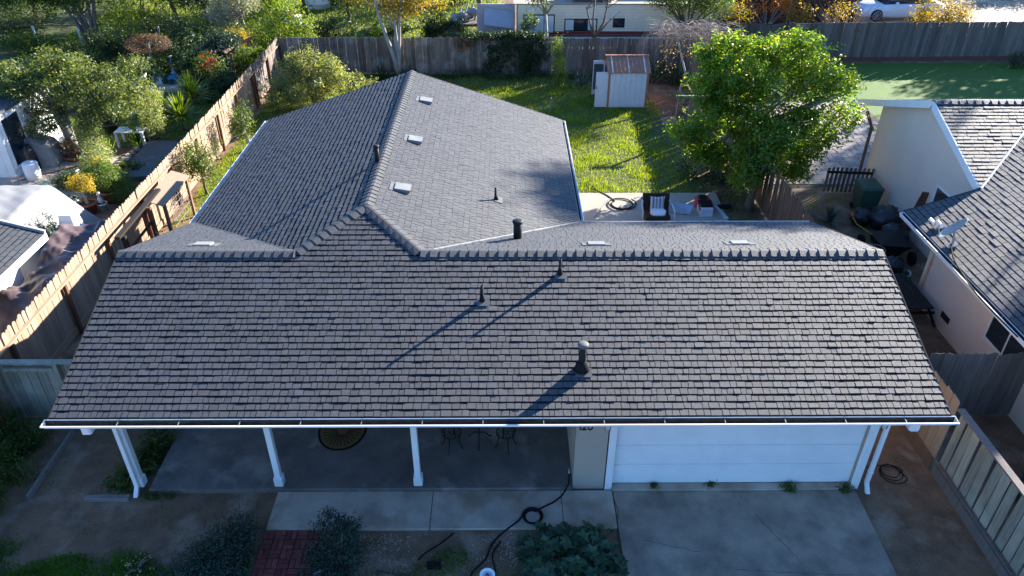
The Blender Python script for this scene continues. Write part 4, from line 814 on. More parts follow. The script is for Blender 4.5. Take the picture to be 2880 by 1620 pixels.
# the big tree
Y0 = 25.0
def at(vx, vy, y=Y0): return AY(vx, vy, y)
def bl(vx, vy, rx, ry, rz, y=Y0): c = at(vx, vy, y)+Vector((-.25, 0, 0)); return B(c, (rx, ry, rz))
tb = G(1795, 436); big = [bl(1930, 195, 2.2, 1.9, 1.35, 25.6), bl(2010, 170, 1.3, 1.5, 1.15, 25.8), bl(1860, 180, 1.2, 1.3, 1.05, 25.6), bl(2080, 240, 1.15, 1.4, 1.2), bl(1800, 260, 1.1, 1.3, 1.0), bl(1770, 345, .85, 1.1, .95), bl(1900, 320, 1.7, 1.4, 1.1, 24.6), bl(2030, 330, 1.25, 1.2, 1.05, 24.6), bl(1850, 395, 1.1, 1.0, .7, 24.6), bl(1985, 410, .9, .9, .6, 24.3), bl(2040, 125, .5, .5, .55, 25.8), bl(1905, 112, .5, .5, .4, 25.6), bl(2130, 205, .5, .7, .6)]
tree('large_tree', 'large glossy green tree overhanging the right fence', 'tree', tb, pads(big, 170, .55, .62, 3, .3), 46000, .135, 'leaf_tree', 'pale_bark', .15, 74, k=30, fork=.5, clr=.09, per=14, aspect=.42, shell=.35, jag=.2, upw=.9, outw=.4, trunk=[([tb, tb+Vector((.1, .1, 1.2)), tb+Vector((.9, -.4, 2.6))], [.16, .13, .09])])
tb = Vector((8.35, 23.0, 0)); tree('fence_tree', 'smaller leafy tree with thick trunk at the leaning fence', 'tree', tb, [B((8.45, 23.1, 1.75), (.85, .8, .55)), B((8.0, 22.8, 1.3), (.6, .6, .4)), B((8.9, 23.4, 2.4), (.8, .8, .6))], 4200, .12, 'leaf_tree', 'bark', .15, 75, k=8, fork=.65, clr=.13)
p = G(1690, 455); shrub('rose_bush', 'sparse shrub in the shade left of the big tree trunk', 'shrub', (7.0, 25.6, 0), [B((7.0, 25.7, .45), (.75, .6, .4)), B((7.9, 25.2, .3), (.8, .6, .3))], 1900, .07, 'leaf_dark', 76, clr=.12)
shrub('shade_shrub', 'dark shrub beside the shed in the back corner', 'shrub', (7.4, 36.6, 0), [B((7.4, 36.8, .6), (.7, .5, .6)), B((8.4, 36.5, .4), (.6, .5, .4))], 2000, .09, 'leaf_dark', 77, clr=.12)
# patio things
hc = G(1570, 512, .06); hp = [G(1478, 455, .05), G(1500, 478, .05), G(1525, 490, .06), G(1545, 505, .06)]; hp = [tuple(v) for v in hp]+circ(hc.x-.1, hc.y-.05, .33, 2.6, 1.7, 26, .065, .18, .03)
hose('patio_hose', 'dark hose looped on the sunlit patio', 'hose', hp, .02)
ch = Vector(G(1648, 556, .05)); ch.y -= .15; CH = thing('patio_armchair', (ch.x, ch.y, .05), 'brown wicker patio armchair facing the house', 'chair'); mat('wicker', (.06, .035, .025), (.035, .02, .015), sc=3, stretch=(30, 30, 60), fac=(.4, .6), bump=.5, bsc=60)
x, y = ch.x, ch.y
mk('backrest', MB().hexa([(x-.44, y+.28, .3), (x+.44, y+.28, .3), (x+.44, y+.36, .3), (x-.44, y+.36, .3)], [(x-.44, y+.42, .92), (x+.44, y+.42, .92), (x+.44, y+.5, .92), (x-.44, y+.5, .92)]), 'wicker', CH); mk('seat', MB().bev(x-.4, y-.3, .25, x+.4, y+.29, .42, .02), 'wicker', CH)
for s_ in (-1, 1): mk('armrest', MB().tube([(x+s_*.44, y+.4, .7), (x+s_*.5, y+.1, .66), (x+s_*.52, y-.25, .6), (x+s_*.5, y-.33, .06)], .028, 8), 'vent_white', CH, True)
for sx_, sy_ in ((-.36, .3), (.36, .3), (-.36, -.26), (.36, -.26)): mk('leg', MB().bev(x+sx_-.03, y+sy_-.03, .05, x+sx_+.03, y+sy_+.03, .25, .005), 'wicker', CH)
def cushion(name, c, w_, h_, th, tilt, material, label, cat):
    m = MB(); n = 12; R = Matrix.Rotation(tilt, 3, 'X'); c = Vector(c); V = []
    for sd_ in (1, -1):
        for j in range(n+1):
            for i in range(n+1):
                u, v = i/n*2-1, j/n*2-1; e = max(0, (1-u**4)*(1-v**4))**.5; px = w_/2*u*(1-.10*(1-v*v)*abs(u)), ; pz = h_/2*v*(1-.12*(1-u*u)*(1 if v > 0 else .3)*abs(v)); V.append(c+R@Vector((px[0], sd_*-th/2*e, pz)))
    N1 = (n+1)**2
    for sd_ in (0, 1):
        for j in range(n):
            for i in range(n): a = sd_*N1+j*(n+1)+i; f = (a, a+1, a+n+2, a+n+1); m.f.append(f if sd_ == 0 else f[::-1])
    m.v = [tuple(p) for p in V]; return tag(mk(name, m, material, None, True, org=c), label, cat)
stripemat('stripe_cloth', [(.62, .6, .55), (.16, .2, .32), (.62, .6, .55), (.30, .28, .27)], .22)
cushion('cushion', (x+.02, y+.25, .66), .5, .48, .16, -.22, 'stripe_cloth', 'blue and white striped cushion on the wicker armchair', 'cushion'); cushion('seat_cushion', (x+.02, y-.02, .475), .55, .12, .5, 0, 'white_paint', 'white seat cushion on the wicker armchair', 'cushion')
# folded blue tarp, tool box, planks
mat('blue_sheet', (.36, .45, .55), (.30, .38, .48), rough=.5, sc=8, spec=.4, bump=.3, bsc=6); mat('red_plastic', (.45, .03, .06), (.38, .03, .05), rough=.4); mat('pale_blue', (.5, .62, .66), (.42, .52, .58), rough=.6); mat('box_white', (.7, .7, .72), (.6, .6, .63), rough=.5)
tp = [G(1682, 507, .4), G(1752, 505, .42), G(1735, 540, .1), G(1680, 532, .1)]; m = MB(); n = 10; V = []
for j in range(n+1):
    for i in range(n+1):
        u, v = i/n, j/n; a = tp[0].lerp(tp[1], u); b = tp[3].lerp(tp[2], u); pnt = a.lerp(b, v); pnt.z = .06+.36*sin(pi*(v*.8+.15))*(1-.25*u)+.02*sin(u*14+v*9); V.append(pnt)
m.add(V+[v-Vector((0, 0, .012)) for v in V], [(j*(n+1)+i, j*(n+1)+i+1, (j+1)*(n+1)+i+1, (j+1)*(n+1)+i) for j in range(n) for i in range(n)]+[((n+1)**2+j*(n+1)+i, (n+1)**2+(j+1)*(n+1)+i, (n+1)**2+(j+1)*(n+1)+i+1, (n+1)**2+j*(n+1)+i+1) for j in range(n) for i in range(n)])
tag(mk('tarp_sheet', m, 'blue_sheet', smooth=True), 'pale blue curled sheet of tarp on the patio', 'tarp')
p = G(1772, 535, .05); TBx = thing('tool_box', (p.x, p.y, .05), 'red and black wheeled tool box on the patio', 'tool box'); mk('body', MB().bev(p.x-.22, p.y-.28, .05, p.x+.22, p.y+.25, .35, .03), 'box_white', TBx); mk('lid', MB().bev(p.x-.2, p.y-.2, .355, p.x+.2, p.y+.26, .42, .02), 'black_rubber', TBx); mk('back_panel', MB().bev(p.x-.24, p.y+.26, .05, p.x+.24, p.y+.62, .4, .03), 'red_plastic', TBx); mk('back_lid', MB().bev(p.x-.13, p.y+.3, .405, p.x+.13, p.y+.6, .44, .02), 'black_rubber', TBx)
for s_ in (-1, 1): mk('side_rail', MB().bar((p.x+s_*.235, p.y-.3, .3), (p.x+s_*.235, p.y+.25, .38), .025, .06), 'red_plastic', TBx)
p = G(1818, 540, .05); tag(mk('plank', MB().bar((p.x-.12, p.y+.55, .08), (p.x+.05, p.y-.35, .08), .12, .05), 'pale_blue'), 'pale blue plank lying at the patio corner', 'plank'); tag(mk('black_case', MB().bev(p.x-.05, p.y+.42, .055, p.x+.4, p.y+.58, .16, .02), 'black_rubber'), 'flat black case at the outer patio corner', 'case')
p = G(1535, 549, .05); tag(mk('broom_handle', MB().tube([G(1495, 545, .1), G(1534, 500, .07)], .014, 6), 'dead_twig'), 'thin broom handle lying across the patio', 'handle')

# ================================================================ beige house on the right
RH = thing('neighbor_house', (15, 19, 0), 'beige stucco house with grey shingle roofs and white barge boards at right', 'house'); sl_ = .36; eX, eZ, yF = 10.93, 2.4, 18.2; gx, yA, zA = 12.8, 21.67, 4.3; xr2 = eX+(zA-eZ)/sl_
m = MB(); m.box(11.53, 2.0, 0, 11.73, 17.4, 2.55); m.box(11.74, 17.2, 0, 18, 17.4, 2.55); mk('wall', m, 'stucco_neighbor', RH)
m = MB(); m.prism([(13.0, 17.45, 0), (13.0, 24.9, 0), (13.0, 24.9, zA-(24.9-yA)*.332-.14), (13.0, yA, zA-.16), (13.0, 17.45, zA-(yA-17.45)*sl_-.16)], (.2, 0, 0)); m.box(13.21, 24.7, 0, 22, 24.9, 2.6); mk('gable_wall', m, 'stucco_neighbor', RH)
aF = slope_frame((eX, yF, eZ), (0, -1, 0), (-sl_, 0, 1)); bF = slope_frame((gx, yA-(zA-1.9)/sl_, 1.9), (1, 0, 0), (0, -sl_, 1)); cF = slope_frame((26, 26.7, zA-.332*(26.7-yA)), (-1, 0, 0), (0, .332, 1))
v0 = Vector((gx, gx+5.46, eZ+sl_*(gx-eX))); v1 = Vector((xr2, yA, zA))
pa = [Vector((eX, 1.0, eZ)), Vector((xr2, 1.0, zA)), Vector((xr2, v0.y, zA)), Vector((eX, v0.y, eZ))]; pa2 = [v0, Vector((xr2, v0.y, zA)), v1]; pb = [v0, v1, Vector((26, yA, zA)), Vector((gx, yA, zA))]; pb = [v0, v1, Vector((gx, yA, zA))]; pb2 = [v1, Vector((26, yA, zA)), Vector((26, yA-.001, zA))]
pc = [Vector((gx, yA, zA)), Vector((26, yA, zA)), Vector((26, 26.7, zA-.332*(26.7-yA))), Vector((gx, 26.7, zA-.332*(26.7-yA)))]
# back half of block A beyond its ridge
pd = [Vector((xr2, 1.0, zA)), Vector((xr2+5, 1.0, zA-5*sl_)), Vector((xr2+5, yA-.05, zA-5*sl_)), Vector((xr2, yA-.05, zA))]; dF = slope_frame((xr2+5, 1, zA-5*sl_), (0, 1, 0), (sl_, 0, 1))
m = MB()
for poly, f in ((pa, aF), (pa2, aF), (pb, bF), (pc, cF), (pd, dF)): m.prism([p-f[3]*.075 for p in poly], f[3]*.07)
RR_ = mk('roof', m, 'deck', RH)
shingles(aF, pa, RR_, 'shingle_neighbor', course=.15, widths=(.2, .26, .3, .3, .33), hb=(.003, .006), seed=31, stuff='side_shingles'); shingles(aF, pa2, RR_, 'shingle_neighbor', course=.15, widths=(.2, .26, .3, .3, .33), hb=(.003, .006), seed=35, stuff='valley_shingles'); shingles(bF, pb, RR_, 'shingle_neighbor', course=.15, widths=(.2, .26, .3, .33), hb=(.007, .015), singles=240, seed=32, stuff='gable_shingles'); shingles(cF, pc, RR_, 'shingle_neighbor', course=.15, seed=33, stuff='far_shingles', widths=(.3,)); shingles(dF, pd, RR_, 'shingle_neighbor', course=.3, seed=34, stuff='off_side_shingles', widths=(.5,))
ridge_caps((gx, yA, zA), (26, yA, zA), bF[3], cF[3], RR_, 'ridge_shingle', step=.24, seed=7)
vd = (v0-v1).normalized(); mk('valley_flashing', strip(v1, v0, aF[3], bF[3], vd.cross(aF[3])*.03, vd.cross(bF[3])*-.03, .02), 'vent_white', RR_)
for a, b in (((gx-.02, yA-.0, zA-.1), (gx-.02, v0.y+.1, v0.z-.08)), ((gx-.02, yA, zA-.1), (gx-.02, 26.7, zA-.332*(26.7-yA)-.1))): mk('barge_board', MB().bar(a, b, .04, .22), 'white_paint', RH)
gutter((eX-.005, yF+.05, eZ-.03), (eX-.005, 1.0, eZ-.03), (-1, 0, 0), RH, hang=2.2, wd=.12)
mk('rake_board', MB().bar((eX, v0.y+.03, eZ-.06), (gx, v0.y+.03, v0.z-.06), .02, .12), 'deck', RH)
mk('corner_pipe', MB().tube([(11.46, 17.3, .05), (11.46, 17.3, 2.3)], .05, 8), 'stucco_neighbor', RH, True); mk('corner_pipe', MB().tube([(12.86, 25.0, .05), (12.86, 25.02, 2.2), (12.86, 25.6, 2.55)], .06, 8), 'fence_redbrown', RH, True)
def window_x(x, y0, y1, z0, z1, parent, split=1):
    w_ = mk('window', MB().box(x-.012, y0, z0, x-.004, y1, z1), 'glass', parent); f = .05
    for a, b, c, d in ((y0-f, y1+f, z0-f, z0), (y0-f, y1+f, z1, z1+f), (y0-f, y0, z0, z1), (y1, y1+f, z0, z1)): mk('window_frame', MB().box(x-.03, a, c, x-.003, b, d), 'white_paint', w_)
    for k in range(split): ym = y0+(y1-y0)*(k+1)/(split+1); mk('mullion', MB().box(x-.028, ym-.02, z0, x-.0125, ym+.02, z1), 'white_paint', w_)
    return w_
window_x(11.53, 12.95, 14.35, 1.05, 2.05, RH); window_x(13.0, 18.9, 20.4, 1.1, 2.1, RH, 0)
mk('foundation_vent', MB().box(11.515, 15.75, .38, 11.528, 16.15, .55), 'wood_dark', RH)
# dishes on the roof
def dish(vx, vy, sz, label, ax, grp='dishes on the beige house roof', arm=.42):
    p = ONP(vx, vy, aF[0], aF[3]); t = thing('satellite_dish', p, label, 'satellite dish', grp); R = basis(aF)
    mk('base_plate', MB().obox(p+aF[3]*.025, (.2, .26, .02), R), 'grey_metal', t); top = p+Vector((-.05, .03, arm)); mk('mast', MB().tube([p, p+Vector((0, 0, arm*.4)), top], .028, 8), 'grey_metal', t, True)
    Rm = Vector(ax).normalized().to_track_quat('Z', 'Y').to_matrix(); m = MB(); pr = [(.001, .0), (.3, .02), (.6, .075), (.9, .17), (1, .21), (1.02, .2), (.9, .145), (.6, .05), (.3, -.005), (.001, -.025)]
    m.lathe([(r*sz, z*sz) for r, z in pr], top, 26, Rm); mk('reflector', m, 'pale_grey_metal', t, True); e = top+Rm@Vector((0, -sz*.5, sz*.95)); mk('feed_arm', MB().tube([top+Rm@Vector((0, -sz*.95, .15*sz)), e], .014, 6), 'grey_metal', t); mk('feed_horn', MB().obox(e, (.07, .07, .12), Rm), 'white_paint', t)
dish(2394, 618, .38, 'larger grey satellite dish on the roof edge of the beige house', (-.6, .45, .66)); dish(2362, 572, .16, 'small satellite dish behind the larger one on the beige house', (-.6, .62, .5), arm=.12)
hose('dish_cable', 'black and white cable running from the dish along the gutter', 'cable', [tuple(ONP(a, b, aF[0], aF[3])+aF[3]*.03) for a, b in ((2392, 615), (2398, 650), (2420, 690), (2455, 740), (2500, 790), (2560, 850))], .016, 'black_rubber')
# clutter along the beige house
p = G(2215, 520); BN = thing('wheeled_bin', (12.15, 22.9, 0), 'dark green wheeled bin against the beige gable wall', 'bin'); mat('bin_green', (.035, .085, .06), (.03, .07, .05), rough=.5); x, y = 12.25, 22.9
mk('body', MB().hexa([(x-.27, y-.3, .08), (x+.27, y-.3, .08), (x+.27, y+.3, .08), (x-.27, y+.3, .08)], [(x-.34, y-.38, .95), (x+.34, y-.38, .95), (x+.34, y+.36, .95), (x-.34, y+.36, .95)]), 'bin_green', BN); mk('lid', MB().hexa([(x-.37, y-.42, .955), (x+.37, y-.42, .955), (x+.37, y+.42, .955), (x-.37, y+.42, .955)], [(x-.32, y-.36, 1.03), (x+.32, y-.36, 1.03), (x+.32, y+.38, 1.06), (x-.32, y+.38, 1.06)]), 'bin_green', BN)
for s_ in (-1, 1): mk('wheel', MB().lathe([(.001, -.03), (.11, -.03), (.11, .03), (.001, .03)], (x+s_*.27, y+.3, .11), 14, Matrix.Rotation(pi/2, 3, 'Y')), 'black_rubber', BN)
mat('black_plastic', (.018, .018, .022), (.03, .03, .035), rough=.35, spec=.5, bump=.4, bsc=12)
for i, (bx, by, r, lb) in enumerate(((12.35, 21.6, .52, 'large black rubbish bag beside the green bin'), (11.75, 21.9, .38, 'smaller black rubbish bag in front of the green bin'), (12.3, 20.7, .42, 'black rubbish bag below the leaning red board'), (11.8, 19.9, .36, 'black rubbish bag slumped in the garden cart'), (11.5, 18.9, .33, 'black rubbish bag next to the tan rope coil'))): tag(mk('rubbish_bag', MB().blob((bx, by, r*.8), (r, r*.9, r*.75), i, 16, 12, .2), 'black_plastic', smooth=True), lb, 'bag', 'rubbish bags by the beige wall')
tag(mk('leaning_board', MB().bar((12.7, 20.9, .05), (12.93, 20.75, 1.75), .28, .04, (0, 1, 0)), 'fence_red'), 'red brown board leaning on the beige gable wall', 'board')
ct = thing('garden_cart', (11.7, 20.0, 0), 'black garden cart cluttered beside the rubbish bags', 'cart'); mk('tray', MB().hexa([(11.4, 19.6, .3), (12.1, 19.6, .3), (12.1, 20.3, .3), (11.4, 20.3, .3)], [(11.3, 19.5, .6), (12.25, 19.45, .55), (12.2, 20.4, .66), (11.3, 20.4, .6)]), 'black_metal', ct)
for a, b in ((11.2, 19.4), (12.3, 19.4), (11.2, 20.5)): mk('wheel', MB().lathe([(.001, -.05), (.2, -.05), (.2, .05), (.001, .05)], (a, b, .2), 16, Matrix.Rotation(pi/2, 3, 'Y')), 'black_rubber', ct)
mk('handle', MB().tube([(11.2, 20.0, .7), (10.95, 20.6, .75), (10.95, 20.9, .8)], .02, 6), 'leaf_yellow', ct)
hose('rope_coil', 'tan coil of rope hanging on the black cart', 'rope', circ(11.1, 19.3, .2, 0, 2.6, 30, .35, .05, .3), .012, 'dead_twig')
bn = thing('picnic_table', (11.0, 17.0, 0), 'dark wooden picnic table under the eave of the beige house', 'table')
for k in range(4): mk('top_plank', MB().bar((10.62+k*.16, 16.0, .72), (10.62+k*.16, 17.7, .72), .15, .04), 'wood_dark', bn)
mk('bench_plank', MB().bar((10.2, 15.8, .42), (10.2, 17.6, .42), .26, .04), 'wood_dark', bn)
for y_ in (16.2, 17.5): mk('leg', MB().bar((10.15, y_, .0), (10.6, y_, .7), .06, .08, (0, 1, 0)), 'wood_dark', bn); mk('leg', MB().bar((11.5, y_, .0), (11.1, y_, .7), .06, .08, (0, 1, 0)), 'wood_dark', bn); mk('brace', MB().bar((10.1, y_+.06, .4), (11.4, y_+.06, .4), .05, .07), 'wood_dark', bn)
# soccer ball
def ballmat():
    m, t, b, N, L = _mat('ball'); v = N('ShaderNodeTexVoronoi'); tc = N('ShaderNodeTexCoord'); L(tc.outputs['Object'], v.inputs['Vector']); v.inputs['Scale'].default_value = 7
    r = N('ShaderNodeMath', operation='GREATER_THAN'); sp = N('ShaderNodeSeparateColor'); L(v.outputs['Color'], sp.inputs[0]); L(sp.outputs[0], r.inputs[0]); r.inputs[1].default_value = .65; L(_mix(N, L, r.outputs[0], (.75, .75, .75), (.02, .02, .02)), b.inputs['Base Color']); b.inputs['Roughness'].default_value = .4
ballmat(); p = G(2280, 697); tag(mk('football', MB().blob((p.x, p.y, .11), (.11, .11, .11), 0, 18, 12, 0), 'ball', smooth=True), 'black and white ball on the grass by the beige house', 'ball')
for i, (vx, vy, lb) in enumerate(((2218, 600, 'round pale lid lying on the dirt nearer the roof corner'), (2282, 594, 'round pale lid lying near the white gutter corner'))): p = G(vx, vy); tag(mk('pail_lid', MB().lathe([(.001, .01), (.15, .01), (.17, .0), (.18, .02), (.15, .03), (.001, .03)], (p.x, p.y, 0), 20), 'pale_grey_metal'), lb, 'lid')
p = G(2175, 558); tag(mk('paper', MB().hexa([(p.x-.1, p.y-.13, .002), (p.x+.1, p.y-.11, .002), (p.x+.09, p.y+.13, .002), (p.x-.1, p.y+.1, .002)], [(p.x-.1, p.y-.13, .012), (p.x+.1, p.y-.11, .006), (p.x+.09, p.y+.13, .02), (p.x-.1, p.y+.1, .006)]), 'white_paint'), 'white sheet of paper on the dirt beside the beige house', 'paper')
rg = random.Random(9)
for i in range(9):
    p = G(rg.uniform(2110, 2215), rg.uniform(435, 545)); r = rg.uniform(.03, .06); tag(mk('litter', MB().hexa([(p.x-r, p.y-r*.6, .002), (p.x+r, p.y-r*.5, .002), (p.x+r, p.y+r, .002), (p.x-r, p.y+r*.8, .002)], [(p.x-r, p.y-r*.6, .02), (p.x+r, p.y-r*.5, .012), (p.x+r, p.y+r, .03), (p.x-r, p.y+r*.8, .012)]), 'white_paint'), 'small white scrap of litter on the weedy side yard', 'litter', 'scraps of litter in the side yard')
spiky('agave', 'blue green agave on the dirt by the leaning fence', 'plant', G(2085, 560), 34, .6, .09, 'leaf_agave', 6, droop=.2)
tag(mk('red_post', MB().bev(9.25, 19.9, 0, 9.4, 20.05, 1.0, .01), 'fence_red'), 'short red post standing behind the leaning fence', 'post')
p = G(2135, 447); shrub('rubbish_heap', 'heap of pale rags and papers on the dirt near the picket fence', 'rubbish', (p.x, p.y, 0), [B((p.x, p.y, .05), (.45, .25, .08))], 40, .16, 'leaf_white', 81, stem=False, clr=.1, per=3)
gb2 = thing('green_bin', (10.55, 9.8, 0), 'green plastic bin standing behind the pale driveway fence', 'bin'); x, y = 10.5, 10.0; mk('body', MB().hexa([(x-.25, y-.27, .05), (x+.25, y-.27, .05), (x+.25, y+.27, .05), (x-.25, y+.27, .05)], [(x-.3, y-.34, .9), (x+.3, y-.34, .9), (x+.3, y+.34, .9), (x-.3, y+.34, .9)]), 'bin_green', gb2); mk('lid', MB().bev(x-.33, y-.38, .905, x+.33, y+.38, .98, .02), 'bin_green', gb2)
# pavers behind the picket fence
PV = sheet('paver_patio', [(9.3, 24.6), (13.0, 24.95), (16.5, 25.2), (16.5, 33.9), (9.3, 33.9)], .01, 'mortar', 'patio of large pale pavers behind the picket fence', 'patio')
pm = mesh_of('paver', MB().bev(-.29, -.195, 0, .29, .195, .03, .01), 'paver')
for j in range(22):
    for i in range(12):
        x = 9.65+i*.6+(.3 if j % 2 else 0); y = 25.2+j*.4
        if x < 16.2 and not (x > 12.7 and y < 25.3): piece('paver', pm, PV, (x, y, .0))
shrub('weed', 'green weed between the pavers by the beige gable', 'weed', G(2195, 330), [B(G(2195, 328), (.25, .2, .1))], 150, .08, 'leaf_mid', 82, stem=False, clr=.06)
# trampoline behind the big tree
TR = thing('trampoline', (13.2, 36.2, 0), 'round trampoline with dark safety net behind the big tree', 'trampoline'); cx, cy, r = 13.0, 36.2, 1.85
mk('bed', MB().lathe([(.001, .7), (r*.85, .7), (r*.85, .71), (.001, .71)], (cx, cy, 0), 28), 'black_rubber', TR); mk('frame_ring', MB().tube([(cx+r*cos(a*pi/14), cy+r*sin(a*pi/14), .7) for a in range(29)], .035, 6), 'grey_metal', TR)
m, t, b, N, L = _mat('net'); b.inputs['Base Color'].default_value = (.02, .02, .022, 1); tn = N('ShaderNodeBsdfTransparent'); mxn = N('ShaderNodeMixShader'); mxn.inputs[0].default_value = .45; L(tn.outputs[0], mxn.inputs[1]); L(b.outputs[0], mxn.inputs[2]); L(mxn.outputs[0], t.nodes['Material Output'].inputs[0])
nt_ = MB(); nn = 48; V = []
for j in (0, 1):
    for k in range(nn): a = 2*pi*k/nn; sag = .22*abs(sin(a*3)); V.append((cx+r*.97*cos(a), cy+r*.97*sin(a), .72 if j == 0 else 2.75-sag))
nt_.add(V, [(k, (k+1) % nn, nn+(k+1) % nn, nn+k) for k in range(nn)]); mk('safety_net', nt_, 'net', TR); mk('net_edge', MB().tube([V[nn+k % nn] for k in range(nn+1)], .015, 5), 'black_rubber', TR)
for k in range(6):
    a = 2*pi*k/6; mk('pole', MB().tube([(cx+r*cos(a), cy+r*sin(a), .02), (cx+r*cos(a), cy+r*sin(a), 2.8)], .022, 6), 'black_metal', TR)
wt = AY(2045, 88, 37.5); tag(mk('wrapped_ornament', MB().lathe([(.03, 0), (.03, wt.z-.55), (.22, wt.z-.5), (.18, wt.z-.2), (.04, wt.z+.15), (.001, wt.z+.2)], (wt.x, 37.5, 0), 10), 'pale_grey_metal'), 'pale wrapped pole ornament behind the big tree crown', 'ornament')
sph = AY(2570, 150, 39); shrub('round_shrub', 'dark clipped ball shrub at the end of the turf', 'shrub', (sph.x, 39.2, 0), [B((sph.x, 39.2, .45), (.55, .5, .5))], 1600, .06, 'leaf_dark', 83, clr=.05)

# ================================================================ left neighbour
def drape(name, label, cat, x0, x1, y0, y1, hf, material, n=34, m_=34, seed=1, fold=.03):
    rg = np.random.default_rng(seed); V = []; ph = rg.uniform(0, 6, 8)
    for j in range(m_+1):
        for i in range(n+1):
            u, v = i/n, j/m_; x = x0+(x1-x0)*u; y = y0+(y1-y0)*v; z = hf(u, v)
            if 0 < u < 1 and 0 < v < 1: z += fold*(sin(u*17+v*6+ph[0])+sin(v*23-u*9+ph[1])*.7+abs(sin(u*31+v*27+ph[2]))*.9+sin(u*53-v*47+ph[3])*.4)
            V.append((x, y, max(z, .015)))
    return tag(mk(name, MB().add(V, [(j*(n+1)+i, j*(n+1)+i+1, (j+1)*(n+1)+i+1, (j+1)*(n+1)+i) for j in range(m_) for i in range(n)]), material, smooth=True), label, cat)
mat('cover_cloth', (.29, .288, .282), (.24, .238, .235), sc=2, rough=.8, bump=.2, bsc=9); mat('brown_tarp', (.12, .08, .075), (.075, .05, .05), sc=2.5, rough=.45, spec=.45, bump=.5, bsc=7); mat('grey_cover', (.30, .285, .26), (.22, .21, .2), sc=4, rough=.7, bump=.3, bsc=8)
def edge(u, v, k=9): return min(1, min(u, 1-u)*k)*min(1, min(v, 1-v)*k)
drape('covered_vehicle', 'vehicle under a large white fitted cover by the left edge', 'cover', -20.2, -13.35, 18.4, 22.25, lambda u, v: (1.5+.12*sin(v*3)-.25*max(0, u-.85)*4)*edge(u, v, 7)**.5+.05*abs(sin((u*6.8+v*2.2)*2.6))*edge(u, v, 4)+.03*sin(u*40+v*9)*edge(u, v, 4), 'cover_cloth', n=60, m_=44, seed=2, fold=.012)
drape('tarp_pile', 'brown plastic tarp heaped over goods beside the tan fence', 'tarp', -13.1, -11.45, 14.9, 20.6, lambda u, v: (1.3+.16*sin(v*9+1)+.12*sin(u*5+v*11)+.05*sin(v*33+u*7.3)+.035*sin(v*52-u*9+2)+.05*(1-abs(sin(v*15+u*6+1)))+.012*sin(v*91+u*17))*edge(u, v, 5)**.5, 'brown_tarp', n=44, m_=200, seed=3, fold=.008)
# near white building
LB = thing('white_outbuilding', (-15, 14, 0), 'white stuccoed outbuilding with grey shingle roof at the left edge', 'building'); m = MB(); m.box(-13.4, 6, 0, -13.2, 17.5, 2.1); m.box(-20, 17.3, 0, -13.41, 17.5, 2.1); mk('wall', m, 'white_stucco', LB)
lx, lz, ly, ls = -12.45, 1.95, 17.9, .3; lF = slope_frame((lx, 4, lz), (0, 1, 0), (ls, 0, 1)); pl = [Vector((lx, 4, lz)), Vector((lx, ly, lz)), Vector((lx-6, ly, lz+6*ls)), Vector((lx-6, 4, lz+6*ls))]
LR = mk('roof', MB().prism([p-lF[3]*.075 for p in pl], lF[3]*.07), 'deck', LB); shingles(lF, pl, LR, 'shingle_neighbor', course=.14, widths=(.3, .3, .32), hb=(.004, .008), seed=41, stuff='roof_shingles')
mk('fascia', MB().box(lx-.01, 4, lz-.2, lx+.03, ly+.03, lz-.02), 'white_paint', LB); mk('barge_board', MB().bar((lx, ly+.02, lz-.02), (lx-6, ly+.02, lz+6*ls-.02), .08, .2), 'pale_grey_metal', LB); mk('wall_trim', MB().box(-13.2, 12.2, 0, -13.17, 12.3, 2.0), 'white_paint', LB)
p = G(182, 572, 1.0); pb_ = thing('white_planter', (p.x, p.y, .9), 'white square tapered planter set on the brown tarp', 'planter'); mk('pot', MB().hexa([(p.x-.25, p.y-.25, .95), (p.x+.25, p.y-.25, .95), (p.x+.25, p.y+.25, .95), (p.x-.25, p.y+.25, .95)], [(p.x-.18, p.y-.18, 1.5), (p.x+.18, p.y-.18, 1.5), (p.x+.18, p.y+.18, 1.5), (p.x-.18, p.y+.18, 1.5)]), 'white_paint', pb_); mk('base', MB().box(p.x-.29, p.y-.29, .88, p.x+.29, p.y+.29, .949), 'white_paint', pb_)
p = G(130, 590, .8); shrub('silver_bush', 'blue grey bush between the white cover and the brown tarp', 'bush', (p.x, p.y, 0), [B((p.x, p.y, 1.1), (.35, .35, .45)), B((p.x+.3, p.y-.5, 1.0), (.3, .4, .4))], 1500, .06, 'leaf_bluegreen', 91, clr=.05)
# white house at the far left
LH = thing('white_house', (-20, 29, 0), 'white house wall with dark window behind the spreading tree', 'house'); m = MB(); m.box(-18.35, 25.7, 0, -18.1, 29.4, 2.3); m.box(-26, 25.7, 0, -18.36, 25.95, 2.3); mk('wall', m, 'white_stucco', LH); mk('base_course', MB().box(-18.095, 25.69, 0, -18.06, 29.4, .12), 'white_paint', LH)
def window_xp(x, y0, y1, z0, z1, parent):
    w_ = mk('window', MB().box(x+.004, y0, z0, x+.012, y1, z1), 'glass', parent)
    for a, b, c, d in ((y0-.08, y1+.08, z0-.08, z0), (y0-.08, y1+.08, z1, z1+.08), (y0-.08, y0, z0, z1), (y1, y1+.08, z0, z1)): mk('window_frame', MB().box(x+.003, a, c, x+.03, b, d), 'white_paint', w_)
window_xp(-18.1, 25.95, 27.0, .35, 2.1, LH); mk('roof', MB().prism([(-18.0, 25.4, 2.32), (-18.0, 25.4, 2.42), (-22.3, 25.4, 2.7), (-26.5, 25.4, 2.42), (-26.5, 25.4, 2.32)], (0, 4.1, 0)), 'shingle_neighbor', LH)
